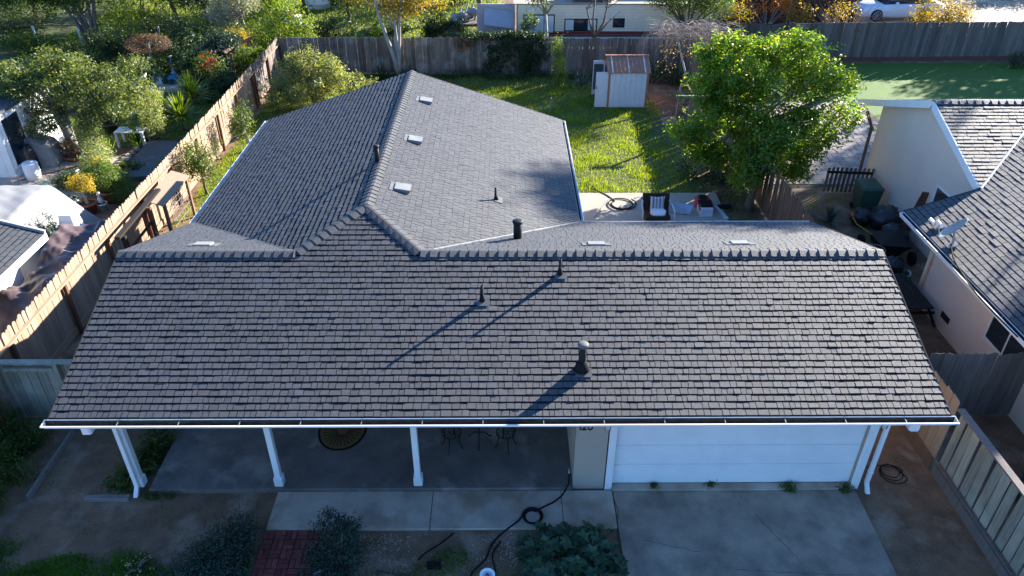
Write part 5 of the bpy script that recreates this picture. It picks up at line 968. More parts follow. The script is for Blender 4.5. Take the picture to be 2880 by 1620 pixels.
sheet('garden_terrace', [(-22, 17.5), (-14.9, 17.5), (-14.9, 27.4), (-16.4, 28.4), (-22, 28.4)], .006, 'patio_concrete', 'tan concrete terrace of the garden beyond the left fence', 'terrace'); tp_ = MB().bar((-17.9, 25.4, .012), (-15.5, 27.4, .012), .12, .006); tag(mk('terrace_band', tp_, 'brick'), 'thin brick band across the tan terrace', 'band', kind='structure')
mat('slate_slab', (.12, .115, .115), (.09, .088, .09), sc=2, grain=.2, gsc=40); sheet('stepping_slab', [(-14.25, 25.3), (-12.6, 25.4), (-12.9, 28.7), (-14.4, 28.9)], .2, 'slate_slab', 'blue grey slab path between the garden and the fence', 'slab', th=.2)
# spreading tree
tb = G(192, 384); YT = 28.4
def lt(vx, vy, rx, ry, rz, y=YT): return B(AY(vx, vy, y), (rx, ry, rz))
tree('spreading_tree', 'broad spreading tree with feathery green crown over the white house', 'tree', tb, [*pads([lt(90, 215, 2.3, 1.9, .8), lt(230, 205, 1.9, 1.6, .8), lt(20, 255, 1.6, 1.4, .8), lt(150, 290, 1.7, 1.2, .5, 27.8), lt(300, 250, 1.2, 1.2, .6), lt(40, 195, 1.2, 1.2, .6), lt(160, 160, 1.3, 1.1, .4, 29)], 130, .45, .5, 9, .3)], 34000, .10, 'leaf_olive', 'pale_bark', .17, 92, k=24, fork=.62, clr=.09, per=12, jag=.2, trunk=[([tb, tb+Vector((-.1, 0, .9)), tb+Vector((-.35, .1, 1.8))], [.2, .17, .15])])
c = AY(365, 238, 29.2); shrub('box_hedge', 'sunlit clipped hedge beside the spreading tree crown', 'hedge', (c.x, c.y, 0), [B((c.x, c.y, 1.4), (.6, .55, .85)), B((c.x-.4, c.y, 1.8), (.5, .5, .45)), B((c.x+.15, c.y, 2.0), (.5, .5, .4)), B((c.x, c.y, .7), (.55, .5, .7))], 6500, .06, 'leaf_variegated', 93, clr=.06, upw=.3)
c = AY(348, 198, 28.7); tag(mk('surfboard', MB().bar((c.x-.3, 28.6, c.z-.25), (c.x+.28, 28.75, c.z+.12), .5, .04), 'white_paint'), 'bright white board resting on the clipped hedge', 'board')
p = G(235, 430); shrub('variegated_bush', 'cream and green variegated climber sloping beside the slab path', 'bush', p, [B((p.x-.5, p.y+1.3, .75), (.45, .6, .7)), B((p.x+.1, p.y+.4, .6), (.55, .6, .6)), B((p.x+.35, p.y-.4, .5), (.5, .5, .5)), B((p.x-.75, p.y+2.0, 1.2), (.35, .5, .6))], 7000, .07, 'leaf_variegated', 94, clr=.08)
p = G(275, 400); spiky('foxtail_fern', 'upright foxtail ferns at the edge of the slab path', 'plant', p, 110, .85, .05, 'leaf_lime', 7, droop=.25, tilt=(.05, .6))
p = G(240, 470); shrub('bed_shrub', 'mixed green bed plants below the variegated climber', 'shrub', p, [B((p.x, p.y, .4), (.7, .6, .45)), B((p.x+.9, p.y-.3, .35), (.6, .5, .4)), B((p.x-.8, p.y+.1, .3), (.5, .4, .3))], 4500, .07, 'leaf_mid', 95, clr=.08)
p = G(318, 500); shrub('dark_shrub', 'dark rounded shrubs pressed against the tan fence', 'shrub', p, [B((p.x, p.y, .45), (.55, .6, .5)), B((p.x+.3, p.y-.6, .4), (.45, .5, .45))], 3600, .06, 'leaf_mid', 96, clr=.06)
def potted(vx, vy, r, h, material, label, cat, plant=None, z=.0):
    p = G(vx, vy, z); t = thing('flower_pot', (p.x, p.y, z), label, cat); mk('pot', MB().lathe([(r*.7, 0), (r*.98, h*.82), (r*1.1, h*.82), (r*1.1, h), (r*.95, h), (r*.9, h*.85), (.001, h*.85)], p, 20), material, t, True); mk('soil', MB().lathe([(.001, h*.86), (r*.9, h*.86), (.001, h*.875)], p, 14), 'soil', t); return p
mat('glazed_white', (.6, .62, .6), (.5, .53, .52), rough=.3); mat('dark_pot', (.05, .05, .055), (.035, .035, .04), rough=.5)
p = potted(228, 536, .3, .42, 'terracotta', 'wide terracotta pot holding the yellow leaved shrub', 'pot')
tree('yellow_shrub', 'yellow leaved shrub with thick stem in a terracotta pot', 'shrub', (p.x, p.y, .36), [B((p.x, p.y, 1.15), (.45, .42, .22)), B((p.x-.15, p.y, 1.05), (.3, .3, .2)), B((p.x+.2, p.y, 1.0), (.28, .28, .2))], 2600, .06, 'leaf_yellow', 'pale_bark', .055, 97, k=7, fork=.45, clr=.05)
potted(262, 530, .16, .3, 'glazed_white', 'small white glazed pot beside the wide terracotta pot', 'pot'); p = G(262, 530); fg = thing('figurine', (p.x-.05, p.y+.12, .26), 'white stone figurine standing on the small glazed pot', 'figurine'); mk('body', MB().lathe([(.06, .27), (.1, .34), (.07, .48), (.04, .54), (.07, .6), (.05, .68), (.001, .7)], (p.x-.03, p.y+.02, 0), 12), 'glazed_white', fg, True)
p = potted(282, 508, .27, .45, 'terracotta', 'tall terracotta pot with leafy shrub near the fence', 'pot'); shrub('pot_shrub', 'leafy green shrub growing from the tall terracotta pot', 'shrub', (p.x, p.y, .38), [B((p.x, p.y, .95), (.5, .5, .5)), B((p.x-.4, p.y+.3, 1.1), (.35, .35, .35))], 2600, .07, 'leaf_mid', 98, clr=.07)
p = G(258, 455); shrub('yellow_bloom', 'small bright yellow flowering clump above the bed plants', 'flowers', p, [B((p.x, p.y, .75), (.25, .22, .18))], 500, .06, 'leaf_yellow', 99, clr=.05)
# terrace furniture
ch_ = thing('iron_chair', (-16.95, 24.6, 0), 'rusty iron chair with slatted seat on the terrace', 'chair'); p = G(80, 505); x, y = p.x, p.y
for k in range(5): mk('slat', MB().bar((x-.25, y-.22+k*.11, .45), (x+.25, y-.22+k*.11, .45), .06, .02), 'fence_redbrown', ch_)
for a, b in ((-.24, -.24), (.24, -.24), (-.24, .26), (.24, .26)): mk('leg', MB().tube([(x+a, y+b, .44), (x+a*1.1, y+b*1.1, 0)], .014, 6), 'fence_red', ch_)
mk('backrest', MB().tube([(x-.27, y-.2, .45), (x-.34, y-.2, .85), (x-.35, y+.02, .95), (x-.34, y+.22, .85), (x-.27, y+.22, .45)], .016, 6), 'fence_red', ch_); ch_.location = (x, y, 0); WO[ch_.name] = Vector((x, y, 0))
for c_ in ch_.children: c_.location = Vector((-16.95, 24.6, 0))-Vector((x, y, 0))
p = G(10, 515); tb_ = thing('iron_table', (p.x, p.y, 0), 'low iron table with a dark bowl at the terrace edge', 'table'); mk('top', MB().lathe([(.001, .42), (.4, .42), (.4, .45), (.001, .45)], (p.x, p.y, 0), 18), 'fence_redbrown', tb_)
for k in range(4): a = pi/4+k*pi/2; mk('leg', MB().tube([(p.x+.3*cos(a), p.y+.3*sin(a), .42), (p.x+.34*cos(a), p.y+.34*sin(a), 0)], .014, 6), 'fence_red', tb_)
mk('bowl', MB().lathe([(.08, .45), (.2, .55), (.2, .58), (.001, .5)], (p.x, p.y, 0), 14), 'dark_pot', tb_)
p = G(125, 520); ur = thing('green_urn', (p.x, p.y, 0), 'dark green urn with round handles on a wire stand', 'urn'); mk('body', MB().lathe([(.09, .35), (.16, .45), (.19, .6), (.15, .72), (.19, .76), (.19, .8), (.001, .78)], p, 18), 'bin_green', ur, True)
for s_ in (-1, 1): mk('handle', MB().tube([(p.x+s_*.17, p.y, .7), (p.x+s_*.3, p.y, .68), (p.x+s_*.3, p.y, .5), (p.x+s_*.18, p.y, .5)], .018, 6), 'bin_green', ur); mk('hanging_bowl', MB().blob((p.x+s_*.26, p.y-.05, .2), (.14, .14, .14), 1, 12, 8, 0), 'dark_pot', ur, True)
for k in range(3): a = 2*pi*k/3; mk('leg', MB().tube([(p.x+.1*cos(a), p.y+.1*sin(a), .38), (p.x+.22*cos(a), p.y+.22*sin(a), 0)], .012, 6), 'black_metal', ur)
p = G(168, 520); sw = thing('swan_planter', (p.x, p.y, 0), 'white swan shaped planter holding low succulents', 'planter'); mk('body', MB().blob((p.x+.15, p.y, .16), (.34, .2, .17), 2, 14, 8, .03), 'glazed_white', sw, True); mk('neck', MB().tube([(p.x-.1, p.y, .2), (p.x-.22, p.y, .36), (p.x-.2, p.y, .52), (p.x-.1, p.y, .56), (p.x-.04, p.y, .5)], [.07, .05, .04, .045, .015], 8), 'glazed_white', sw, True); V, F, C = leaf_arrays([B((p.x+.18, p.y, .33), (.26, .16, .1))], 350, .06, 100, clr=.03); mk_np('succulents', V, F, 'leaf_bluegreen', sw)
zb = G(207, 478); zz = thing('striped_ornament', (zb.x, zb.y, 0), 'black and white striped ornament among the bed plants', 'ornament'); stripemat('zebra', [(.6, .6, .6), (.03, .03, .03)], .09, 2); mk('body', MB().bev(zb.x-.1, zb.y-.14, 0, zb.x+.1, zb.y+.14, .55, .05), 'zebra', zz); mk('head', MB().bev(zb.x-.05, zb.y-.05, .56, zb.x+.05, zb.y+.2, .74, .03), 'zebra', zz)
p = G(88, 450); tag(mk('white_barrel', MB().lathe([(.24, 0), (.27, .3), (.26, .62), (.24, .65), (.001, .65)], p, 20), 'white_stucco', smooth=True), 'white plastic barrel beside the covered grill', 'barrel')
p = G(110, 408); drape('grill_cover', 'dark and grey cloth covers over a grill near the white wall', 'cover', p.x-.65, p.x+.75, p.y-.5, p.y+.7, lambda u, v: (.95+.1*sin(u*6))*edge(u, v, 5)**.6, 'grey_cover', 24, 24, 5, .03); drape('black_cover', 'black plastic sheet slung over the white barrel', 'cover', p.x-1.1, p.x+.2, p.y-.95, p.y-.45, lambda u, v: (.92+.08*sin(u*8))*edge(u, v, 7)**.5, 'black_plastic', 24, 14, 6, .03)
p = G(180, 398); shrub('dry_bonsai', 'brown leaved bonsai in a shallow clay dish', 'bonsai', (p.x, p.y, 0), [B((p.x-.1, p.y, .45), (.5, .4, .32))], 1500, .06, 'leaf_rust', 101, clr=.07)
p = G(185, 402); potted(187, 403, .32, .2, 'terracotta', 'shallow clay dish holding the brown bonsai', 'pot')
# potted yuccas by the slab
for i, (vx, vy, n, l, stem, lb) in enumerate(((492, 285, 170, 1.15, .75, 'largest bright yucca rosette beside the tan fence'), (464, 328, 160, 1.05, .6, 'second yucca rosette just below the largest one'), (418, 335, 90, .6, 1.1, 'yucca on a tall bare stem by the red flowers'), (370, 345, 90, .6, .8, 'short yucca above the terracotta pots'))):
    spiky('yucca', lb, 'yucca', G(vx, vy), n, l, .075, 'leaf_lime', 20+i, stem, .25, 'yuccas by the left fence', tilt=(.1, 1.5))
potted(368, 356, .17, .36, 'terracotta', 'terracotta pot at the head of the slab path', 'pot'); potted(396, 358, .22, .28, 'dark_pot', 'low grey bowl of grass at the head of the slab path', 'pot'); potted(345, 362, .15, .3, 'dark_pot', 'black nursery pot left of the terracotta pot', 'pot')
p = G(396, 356); spiky('pot_grass', 'grassy plant growing in the low grey bowl', 'plant', (p.x, p.y, .24), 60, .5, .02, 'leaf_mid', 24, droop=.5); p = G(345, 362); spiky('pot_lily', 'broad leaved lily in the black nursery pot', 'plant', (p.x, p.y, .26), 26, .8, .06, 'leaf_mid', 25, droop=.3, tilt=(.05, .8))
p = G(392, 330); shrub('red_flowers', 'red geranium blooms above the potted plants', 'flowers', (p.x, p.y, 0), [B((p.x-.1, p.y+.2, 1.2), (.35, .3, .2)), B((p.x+.1, p.y, .9), (.3, .25, .15))], 120, .09, 'leaf_red', 102, clr=.08, per=4); p = G(405, 335); shrub('geranium_leaves', 'dull green foliage below the red geranium blooms', 'plant', (p.x, p.y, 0), [B((p.x, p.y+.2, .8), (.5, .4, .5))], 1600, .06, 'leaf_olive', 103, clr=.1)
p = G(535, 225); shrub('red_roses', 'red roses growing behind the tan fence', 'flowers', (p.x, p.y, 0), [B((p.x, p.y, 1.35), (.3, .25, .3))], 110, .1, 'leaf_red', 104, clr=.1, per=4); shrub('rose_foliage', 'dark green foliage around the red roses', 'shrub', (p.x+.1, p.y+.3, 0), [B((p.x, p.y+.3, .9), (.7, .5, .8))], 2500, .08, 'leaf_mid', 105, clr=.1)
p = G(322, 370); wb = thing('white_table', (p.x, p.y, 0), 'white slatted garden table behind the potted plants', 'table')
for k in range(6): mk('slat', MB().bar((p.x-.4, p.y+k*.11, .62), (p.x+.75, p.y+k*.11, .62), .09, .03), 'white_paint', wb)
for a, b in ((-.34, 0), (.7, 0), (-.34, .55), (.7, .55)): mk('leg', MB().box(p.x+a-.05, p.y+b-.04, 0, p.x+a+.05, p.y+b+.04, .6), 'white_paint', wb)
p = G(280, 330); potted(282, 332, .3, .4, 'dark_pot', 'dark tub on the bright garden lawn', 'pot'); shrub('tub_plant', 'dark leafy plant in the tub on the garden lawn', 'plant', (p.x, p.y, .34), [B((p.x, p.y, .65), (.45, .4, .3))], 900, .09, 'leaf_dark', 106, clr=.1)
p = G(440, 222); wc = thing('watering_can', (p.x, p.y, 0), 'bright blue watering can on the garden wall', 'watering can'); mat('blue_plastic', (.03, .25, .45), (.025, .2, .38), rough=.35); z0 = .25
mk('body', MB().lathe([(.2, z0), (.22, z0+.3), (.17, z0+.38), (.001, z0+.38)], p, 16), 'blue_plastic', wc, True); mk('spout', MB().tube([p+Vector((-.18, 0, z0+.1)), p+Vector((-.42, 0, z0+.38))], [.05, .03], 8), 'blue_plastic', wc, True); mk('handle', MB().tube([p+Vector((.2, 0, z0+.1)), p+Vector((.36, 0, z0+.25)), p+Vector((.25, 0, z0+.42)), p+Vector((.05, 0, z0+.38))], .02, 6), 'blue_plastic', wc, True)
p = G(430, 232); tag(mk('garden_wall', MB().bev(p.x-1.6, p.y-.1, 0, p.x+.8, p.y+.9, .25, .03), 'stone'), 'low grey stone wall behind the dark lawn', 'wall'); p = G(405, 222); tag(mk('white_box', MB().bev(p.x-.3, p.y-.15, .25, p.x+.2, p.y+.25, .6, .02), 'white_stucco'), 'white box beside the blue watering can', 'box')
p = G(555, 195); pg = thing('pergola', (p.x, p.y, 0), 'reddish timber pergola beams behind the tan fence', 'pergola'); c = AY(560, 165, p.y)
for k in range(4): mk('beam', MB().bar((p.x-.9+k*.5, p.y-.5, 1.4), (p.x-.3+k*.5, p.y+2.2, 1.4), .11, .12), 'fence_redbrown', pg)
for a, b in ((-.9, -.4), (.9, -.4), (-.6, 2.1), (1.0, 2.1)): mk('post', MB().box(p.x+a-.05, p.y+b-.05, 0, p.x+a+.05, p.y+b+.05, 1.33), 'fence_redbrown', pg)
p = G(560, 200); tree('fern_tree', 'blue green feathery shrub spilling over the pergola', 'shrub', (p.x, p.y+.6, 0), [B((p.x+.1, p.y+.9, 1.6), (.85, .8, .4)), B((p.x-.3, p.y+.5, 1.0), (.7, .6, .5))], 4200, .12, 'leaf_bluegreen', 'bark', .08, 107, k=6, clr=.15)
p = G(603, 150); shrub('golden_shrub', 'golden flowering shrub at the far end of the tan fence', 'shrub', (p.x, p.y, 0), [B((p.x, p.y, 1.1), (.7, .6, .5))], 1800, .08, 'leaf_yellow', 108, clr=.1)
# topiary
p = G(388, 185); tt = thing('topiary', (p.x, p.y, 0), 'brown flat topped topiary with two clipped tiers', 'topiary'); c1 = AY(372, 110, p.y); c2 = AY(395, 160, p.y)
V, F, C = leaf_arrays([B(c1, (1.15, .9, .42))], 9000, .05, 109, clr=.03, per=6, shell=.12, jag=.05); mk_np('upper_tier', V, F, 'leaf_rust', tt); V, F, C = leaf_arrays([B(c2, (.8, .6, .2)), B((c2.x+.2, c2.y, c2.z+.2), (.5, .4, .15))], 3500, .06, 110, clr=.05, per=6, shell=.15, jag=.1); mk_np('lower_tier', V, F, 'leaf_olive', tt); mk('trunk', MB().tube([p, p+Vector((.05, 0, .8)), c1], [.1, .08, .06], 7), 'pale_bark', tt, True)
p = G(437, 185); tag(mk('white_pillar', MB().lathe([(.14, 0), (.14, .06), (.07, .1), (.055, .8), (.1, .86), (.1, .9), (.001, .9)], p, 14), 'glazed_white', smooth=True), 'white ornamental pillar right of the topiary', 'pillar')
# multi stemmed tree
p = G(243, 118); tr = []
for k, (dx, tz) in enumerate(((-1.5, 2.7), (-.95, 2.9), (-.5, 2.9), (.15, 2.8), (.6, 3.0))): tr.append(([p+Vector((dx*.15, 0, -.05)), p+Vector((dx*.5, .1, tz*.5)), p+Vector((dx, .2, tz)), p+Vector((dx*1.3, .4, tz+1.2))], [.13, .11, .09, .05]))
tree('multi_stem_tree', 'tree with fan of pale stems and glossy crown at upper left', 'tree', p, pads([B((p.x-1.4, p.y+.6, 2.9), (2.2, 1.5, .7)), B((p.x+.6, p.y+.6, 3.0), (2.2, 1.5, .8)), B((p.x-3.4, p.y+.6, 2.8), (1.6, 1.2, .8)), B((p.x-1, p.y+1.5, 4.2), (3.0, 1.5, .9))], 80, .6, .6, 4), 15000, .16, 'leaf_mid', 'bark', .1, 111, k=10, trunk=tr, clr=.2)
hz_ = [(30, 85, 1.6, 'leaf_dark', 'dark clipped hedge at the far left behind the spreading tree', 1.2), (75, 115, 1.3, 'leaf_mid', 'mid green mound below the stems of the fan shaped tree', .9), (160, 128, 1.0, 'leaf_mid', 'leafy clump left of the pale fan stems', .9), (300, 120, .9, 'leaf_dark', 'dark shrub between the fan stems and the topiary', .9), (330, 62, 1.9, 'leaf_lime', 'yellow lit hedge above the topiary', 1.7), (20, 30, 2.0, 'leaf_olive', 'greyish shrub in the upper left corner', 1.8), (470, 150, 1.1, 'leaf_dark', 'dark conifer shrub right of the white pillar', 1.3), (500, 110, 1.3, 'leaf_pine', 'pine green shrub under the dark trees', 1.4), (545, 90, 1.2, 'leaf_mid', 'sunlit shrub below the silvery olive tree', 1.2), (590, 165, .9, 'leaf_mid', 'leafy shrub against the far tan fence boards', 1.0), (420, 75, 1.4, 'leaf_pine', 'dark pine like shrub above the topiary right side', 1.6), (655, 100, .9, 'leaf_mid', 'shrub behind the weathered fence end', 1.2)]
for i, (vx, vy, r, ma, lb, hh) in enumerate(hz_):
    p = G(vx, vy+22*hh); shrub('garden_shrub', lb, 'shrub', p, [B((p.x, p.y, hh*.6), (r, r*.8, hh*.65)), B((p.x+r*.5, p.y+.3, hh*.5), (r*.6, r*.6, hh*.5)), B((p.x-r*.5, p.y, hh*.75), (r*.5, r*.5, hh*.4))], int(2200*r), .11, ma, 120+i, clr=.13)
c = AY(0, 52, 43.5); rl = thing('trellis_rail', (-22, 43.5, 0), 'long rusty rail on white posts behind the fan stemmed tree', 'rail'); mk('rail', MB().bar((-31, 43.5, 1.1), (-15, 43.5, 1.1), .05, .05), 'fence_redbrown', rl)
for x in (-26.5, -24.0, -19.5, -17.4, -15.4): mk('post', MB().box(x-.05, 43.46, 0, x+.05, 43.54, 1.06), 'vent_white', rl)
p = G(638, 122); tree('olive_tree', 'silvery olive tree with pale crooked trunk behind the fence corner', 'tree', p, [B((p.x-.7, p.y+.3, 2.9), (1.5, 1.1, 1.2)), B((p.x-.3, p.y+.5, 4.3), (1.4, 1.1, 1.0)), B((p.x-1.3, p.y, 1.9), (.9, .8, .7))], 13000, .10, 'leaf_silver', 'pale_bark', .1, 130, k=12, fork=.5, clr=.17)
p = G(520, 90); tree('dark_conifer', 'tall dark conifer left of the silvery olive tree', 'tree', (p.x, p.y+1, 0), [B((p.x, p.y+1, 2.2), (1.3, 1.2, 1.8)), B((p.x-1.5, p.y+1.2, 2.6), (1.2, 1.1, 1.5)), B((p.x+.3, p.y+1, 4.2), (1.1, 1.0, 1.6))], 8000, .12, 'leaf_pine', 'bark', .14, 131, clr=.18)
p = G(455, 60); tree('dark_conifer', 'broad dark tree behind the topiary garden', 'tree', (p.x, p.y, 0), [B((p.x, p.y, 2.5), (1.7, 1.4, 1.7)), B((p.x-1.6, p.y+.5, 3.2), (1.5, 1.3, 1.3))], 6500, .13, 'leaf_mid', 'bark', .14, 132, clr=.2)
p = G(685, 78); tree('lime_tree', 'bright yellow green tree beyond the fence corner', 'tree', (p.x, p.y, 0), [B((p.x, p.y, 2.0), (1.1, 1.0, 1.5)), B((p.x+.3, p.y, 3.8), (1.1, 1.0, 1.3))], 5500, .11, 'leaf_lime', 'bark', .1, 133, clr=.18)

for i, (vx, vy, r, hh, ma, lb) in enumerate(((300, 300, .8, .8, 'leaf_dark', 'dark shrub behind the white slatted table'), (425, 300, .6, .7, 'leaf_mid', 'leafy clump between the two tall yuccas and the table'), (520, 262, .6, .8, 'leaf_dark', 'dark clump at the foot of the red roses'), (335, 432, .45, .5, 'leaf_mid', 'low plants at the left edge of the slab path'), (288, 452, .55, .6, 'leaf_olive', 'grey green clump below the foxtail ferns'), (395, 470, .35, .4, 'leaf_variegated', 'pale flowering sprigs poking over the tan fence'), (425, 425, .3, .45, 'leaf_lime', 'bright sprig of leaves at the fence beside the slab path'), (175, 470, .5, .35, 'leaf_olive', 'grey succulents around the swan planter'), (150, 545, .6, .4, 'leaf_mid', 'low bed plants beside the white vehicle cover'), (470, 255, .7, .5, 'leaf_dark', 'dark low plants behind the largest yucca'))):
    p = G(vx, vy); shrub('bed_plant', lb, 'plant', p, pads([B((p.x, p.y, hh*.55), (r, r*.9, hh*.5))], 14, r*.35, .8, i), int(1900*r), .07, ma, 200+i, clr=.05)
rg = random.Random(77)
for i in range(12):
    p = G(300+i*7+rg.uniform(-4, 4), 440-i*7.0); tag(mk('edging_stone', MB().blob((p.x-.25, p.y, .08), (rg.uniform(.12, .2), rg.uniform(.1, .18), rg.uniform(.08, .14)), i, 9, 6, .18), 'stone'), ['nearest', 'second', 'third', 'fourth', 'fifth', 'sixth', 'seventh', 'eighth', 'ninth', 'tenth', 'eleventh', 'farthest'][i]+(' rough stone' if i in (0, 11) else ' rough stone from the near end')+' edging the blue grey slab path', 'stone', 'stones edging the slab path')

for i, (x, y, r, hh, ma, lb) in enumerate(((-13.0, 34.5, .9, 1.2, 'leaf_dark', 'dark shrub behind the fence near the pergola'), (-14.8, 36.8, 1.2, 1.5, 'leaf_dark', 'dark hedge mass between pergola and topiary'), (-17.2, 36.0, 1.2, 1.3, 'leaf_pine', 'pine green hedge left of the white pillar'), (-12.4, 37.6, .9, 1.4, 'leaf_mid', 'leafy shrub at the inner fence corner'), (-21.5, 37.5, 1.5, 1.2, 'leaf_dark', 'dark mound behind the spreading tree crown'), (-16.0, 40.2, 1.5, 1.9, 'leaf_dark', 'tall dark hedge at the end of the flower garden'), (-20.5, 40.8, 1.6, 1.6, 'leaf_pine', 'dark green hedge under the fan stemmed tree'))):
    shrub('garden_hedge', lb, 'hedge', (x, y, 0), pads([B((x, y, hh*.55), (r, r*.8, hh*.55))], 34, r*.3, .8, 40+i), int(3600*r), .1, ma, 230+i, clr=.07)
p = G(352, 372); spiky('pot_iris', 'tall strappy plant in front of the white slatted table', 'plant', p, 60, .95, .05, 'leaf_mid', 31, droop=.3, tilt=(.05, .9))

# ================================================================ beyond the back fence
p = G(780, 96); shrub('lime_bush', 'yellow green bush just beyond the back fence', 'bush', (p.x, 40.6, 0), [B((p.x, 40.8, 1.6), (1.4, 1.1, 1.1)), B((p.x-.8, 40.6, 1.2), (.9, .9, .9)), B((p.x+.7, 40.6, 1.1), (.8, .8, .9)), B((p.x-.1, 41, 2.6), (.8, .8, .6))], 6500, .12, 'leaf_lime', 141, clr=.16)
p = G(880, 60); tree('dark_tree', 'dark leafy tree left of the golden crown', 'tree', (p.x, p.y, 0), [B((p.x, p.y, 2.2), (1.3, 1.1, 1.3)), B((p.x-.2, p.y, 3.8), (1.3, 1.1, 1.2))], 5500, .13, 'leaf_mid', 'bark', .12, 142, clr=.18)
p = G(735, 45, .5); bw = thing('play_car', (p.x, p.y, 0), 'white and red toy vehicle under the lime green tree', 'toy'); mk('body', MB().bev(p.x-.7, p.y-.4, .15, p.x+.5, p.y+.4, .65, .08), 'white_paint', bw); mk('red_panel', MB().bev(p.x-.15, p.y-.42, .5, p.x+.2, p.y+.42, .78, .05), 'red_plastic', bw); mk('cab', MB().bev(p.x-.6, p.y-.3, .66, p.x-.2, p.y+.3, 1.0, .06), 'box_white', bw)
for sx_ in (-.5, .3): mk('wheel', MB().lathe([(.001, -.05), (.16, -.05), (.16, .05), (.001, .05)], (p.x+sx_, p.y-.42, .16), 14, Matrix.Rotation(pi/2, 3, 'X')), 'black_rubber', bw)
p = G(803, 22); tag(mk('boulder', MB().blob((p.x, p.y, .6), (.9, .7, .8), 3, 12, 8, .12), 'white_stucco', smooth=False), 'pale boulder beyond the lime green bush', 'boulder'); p = G(835, 20); tag(mk('black_barrow', MB().hexa([(p.x-.4, p.y-.3, .2), (p.x+.4, p.y-.3, .2), (p.x+.4, p.y+.3, .2), (p.x-.4, p.y+.3, .2)], [(p.x-.6, p.y-.5, .75), (p.x+.6, p.y-.5, .9), (p.x+.6, p.y+.5, .9), (p.x-.6, p.y+.5, .75)]), 'black_plastic'), 'black cart tub beside the pale boulder', 'cart')
p = G(1018, 82); tag(mk('ornament_goose', MB().blob((p.x, p.y, .3), (.32, .2, .28), 4, 12, 8, .05), 'dark_pot', smooth=True), 'dark garden ornament beyond the back fence', 'ornament')
p = G(1158, 80); wb_ = thing('trash_can', (p.x, p.y, 0), 'black trash can with white liner beyond the back fence', 'bin'); mk('body', MB().lathe([(.22, 0), (.27, .75), (.001, .75)], p, 16), 'black_plastic', wb_, True); mk('liner', MB().lathe([(.275, .62), (.29, .7), (.28, .78), (.24, .78)], p, 16), 'white_paint', wb_, True)
# heap of junk, boat trailer
bx = G(1190, 84); bt_ = thing('junk_trailer', (bx.x, bx.y, 0), 'rusted trailer heaped with pale junk beside the grey tarp shed', 'trailer'); x, y = bx.x-.2, bx.y+.2; mk('bed', MB().hexa([(x-.9, y-.6, .5), (x+.9, y-.6, .5), (x+.9, y+1.6, .5), (x-.9, y+1.6, .5)], [(x-.95, y-.65, .65), (x+.95, y-.65, .65), (x+.95, y+1.65, .65), (x-.95, y+1.65, .65)]), 'fence_grey', bt_)
for s_ in (-1, 1): mk('wheel', MB().lathe([(.001, -.08), (.3, -.08), (.3, .08), (.001, .08)], (x+s_*1.02, y+.5, .3), 16, Matrix.Rotation(pi/2, 3, 'Y')), 'black_rubber', bt_)
tag(mk('plywood_sheet', MB().bar((bx.x-1.2, bx.y-.1, .0), (bx.x-.8, bx.y+.6, 1.0), 1.1, .03), 'patio_concrete'), 'pale plywood sheet leaning left of the junk trailer', 'board')
for i, (a, b, c, d, e) in enumerate(((x-.4, y, .95, .35, .25), (x+.3, y+.5, 1.1, .45, .22), (x+.1, y+1.0, .95, .4, .3))): tag(mk('junk_bag', MB().blob((a, b, c), (d, d*.7, e), i+10, 10, 7, .1), 'cover_cloth', smooth=True), ['pale sack at the near end of the junk trailer', 'largest pale sack in the middle of the junk trailer', 'pale sack at the far end of the junk trailer'][i], 'sack')
for i in range(5): tag(mk('scrap_bar', MB().bar((x-.7+i*.32, y-.3+.2*i, .66), (x-.5+i*.4, y+1.0, 1.3+.2*(i % 3)), .08, .05), 'pale_grey_metal' if i % 2 else 'dead_twig'), ['first scrap bar from the left on the junk trailer', 'second scrap bar from the left on the junk trailer', 'third scrap bar from the left on the junk trailer', 'fourth scrap bar from the left on the junk trailer', 'rightmost scrap bar on the junk trailer'][i], 'scrap')
ga = thing('tarp_shed', (-.4, 41.8, 0), 'blue grey tarp lean-to at the end of the trailer', 'shelter'); mat('grey_tarp', (.42, .42, .45), (.36, .36, .39), rough=.6, sc=2); mk('back_wall', MB().box(-1.5, 42.0, 0, .55, 42.1, 2.6), 'grey_tarp', ga); mk('awning', MB().hexa([(-1.1, 41.2, 1.7), (.5, 41.2, 1.5), (.5, 41.95, 2.2), (-1.1, 41.95, 2.4)], [(-1.1, 41.2, 1.73), (.5, 41.2, 1.53), (.5, 41.95, 2.23), (-1.1, 41.95, 2.43)]), 'grey_tarp', ga)
for xx in (-1.4, .5): mk('post', MB().box(xx-.04, 41.15, 0, xx+.04, 41.22, 1.75), 'grey_metal', ga)
tag(mk('speaker_box', MB().bev(.05, 41.0, .85, .42, 41.3, 1.45, .02), 'black_plastic'), 'black box standing beside the cream trailer', 'box'); tag(mk('box_stand', MB().box(.03, 41.02, 0, .44, 41.28, .84), 'wood_grey_flat'), 'grey stand under the black box by the trailer', 'stand')
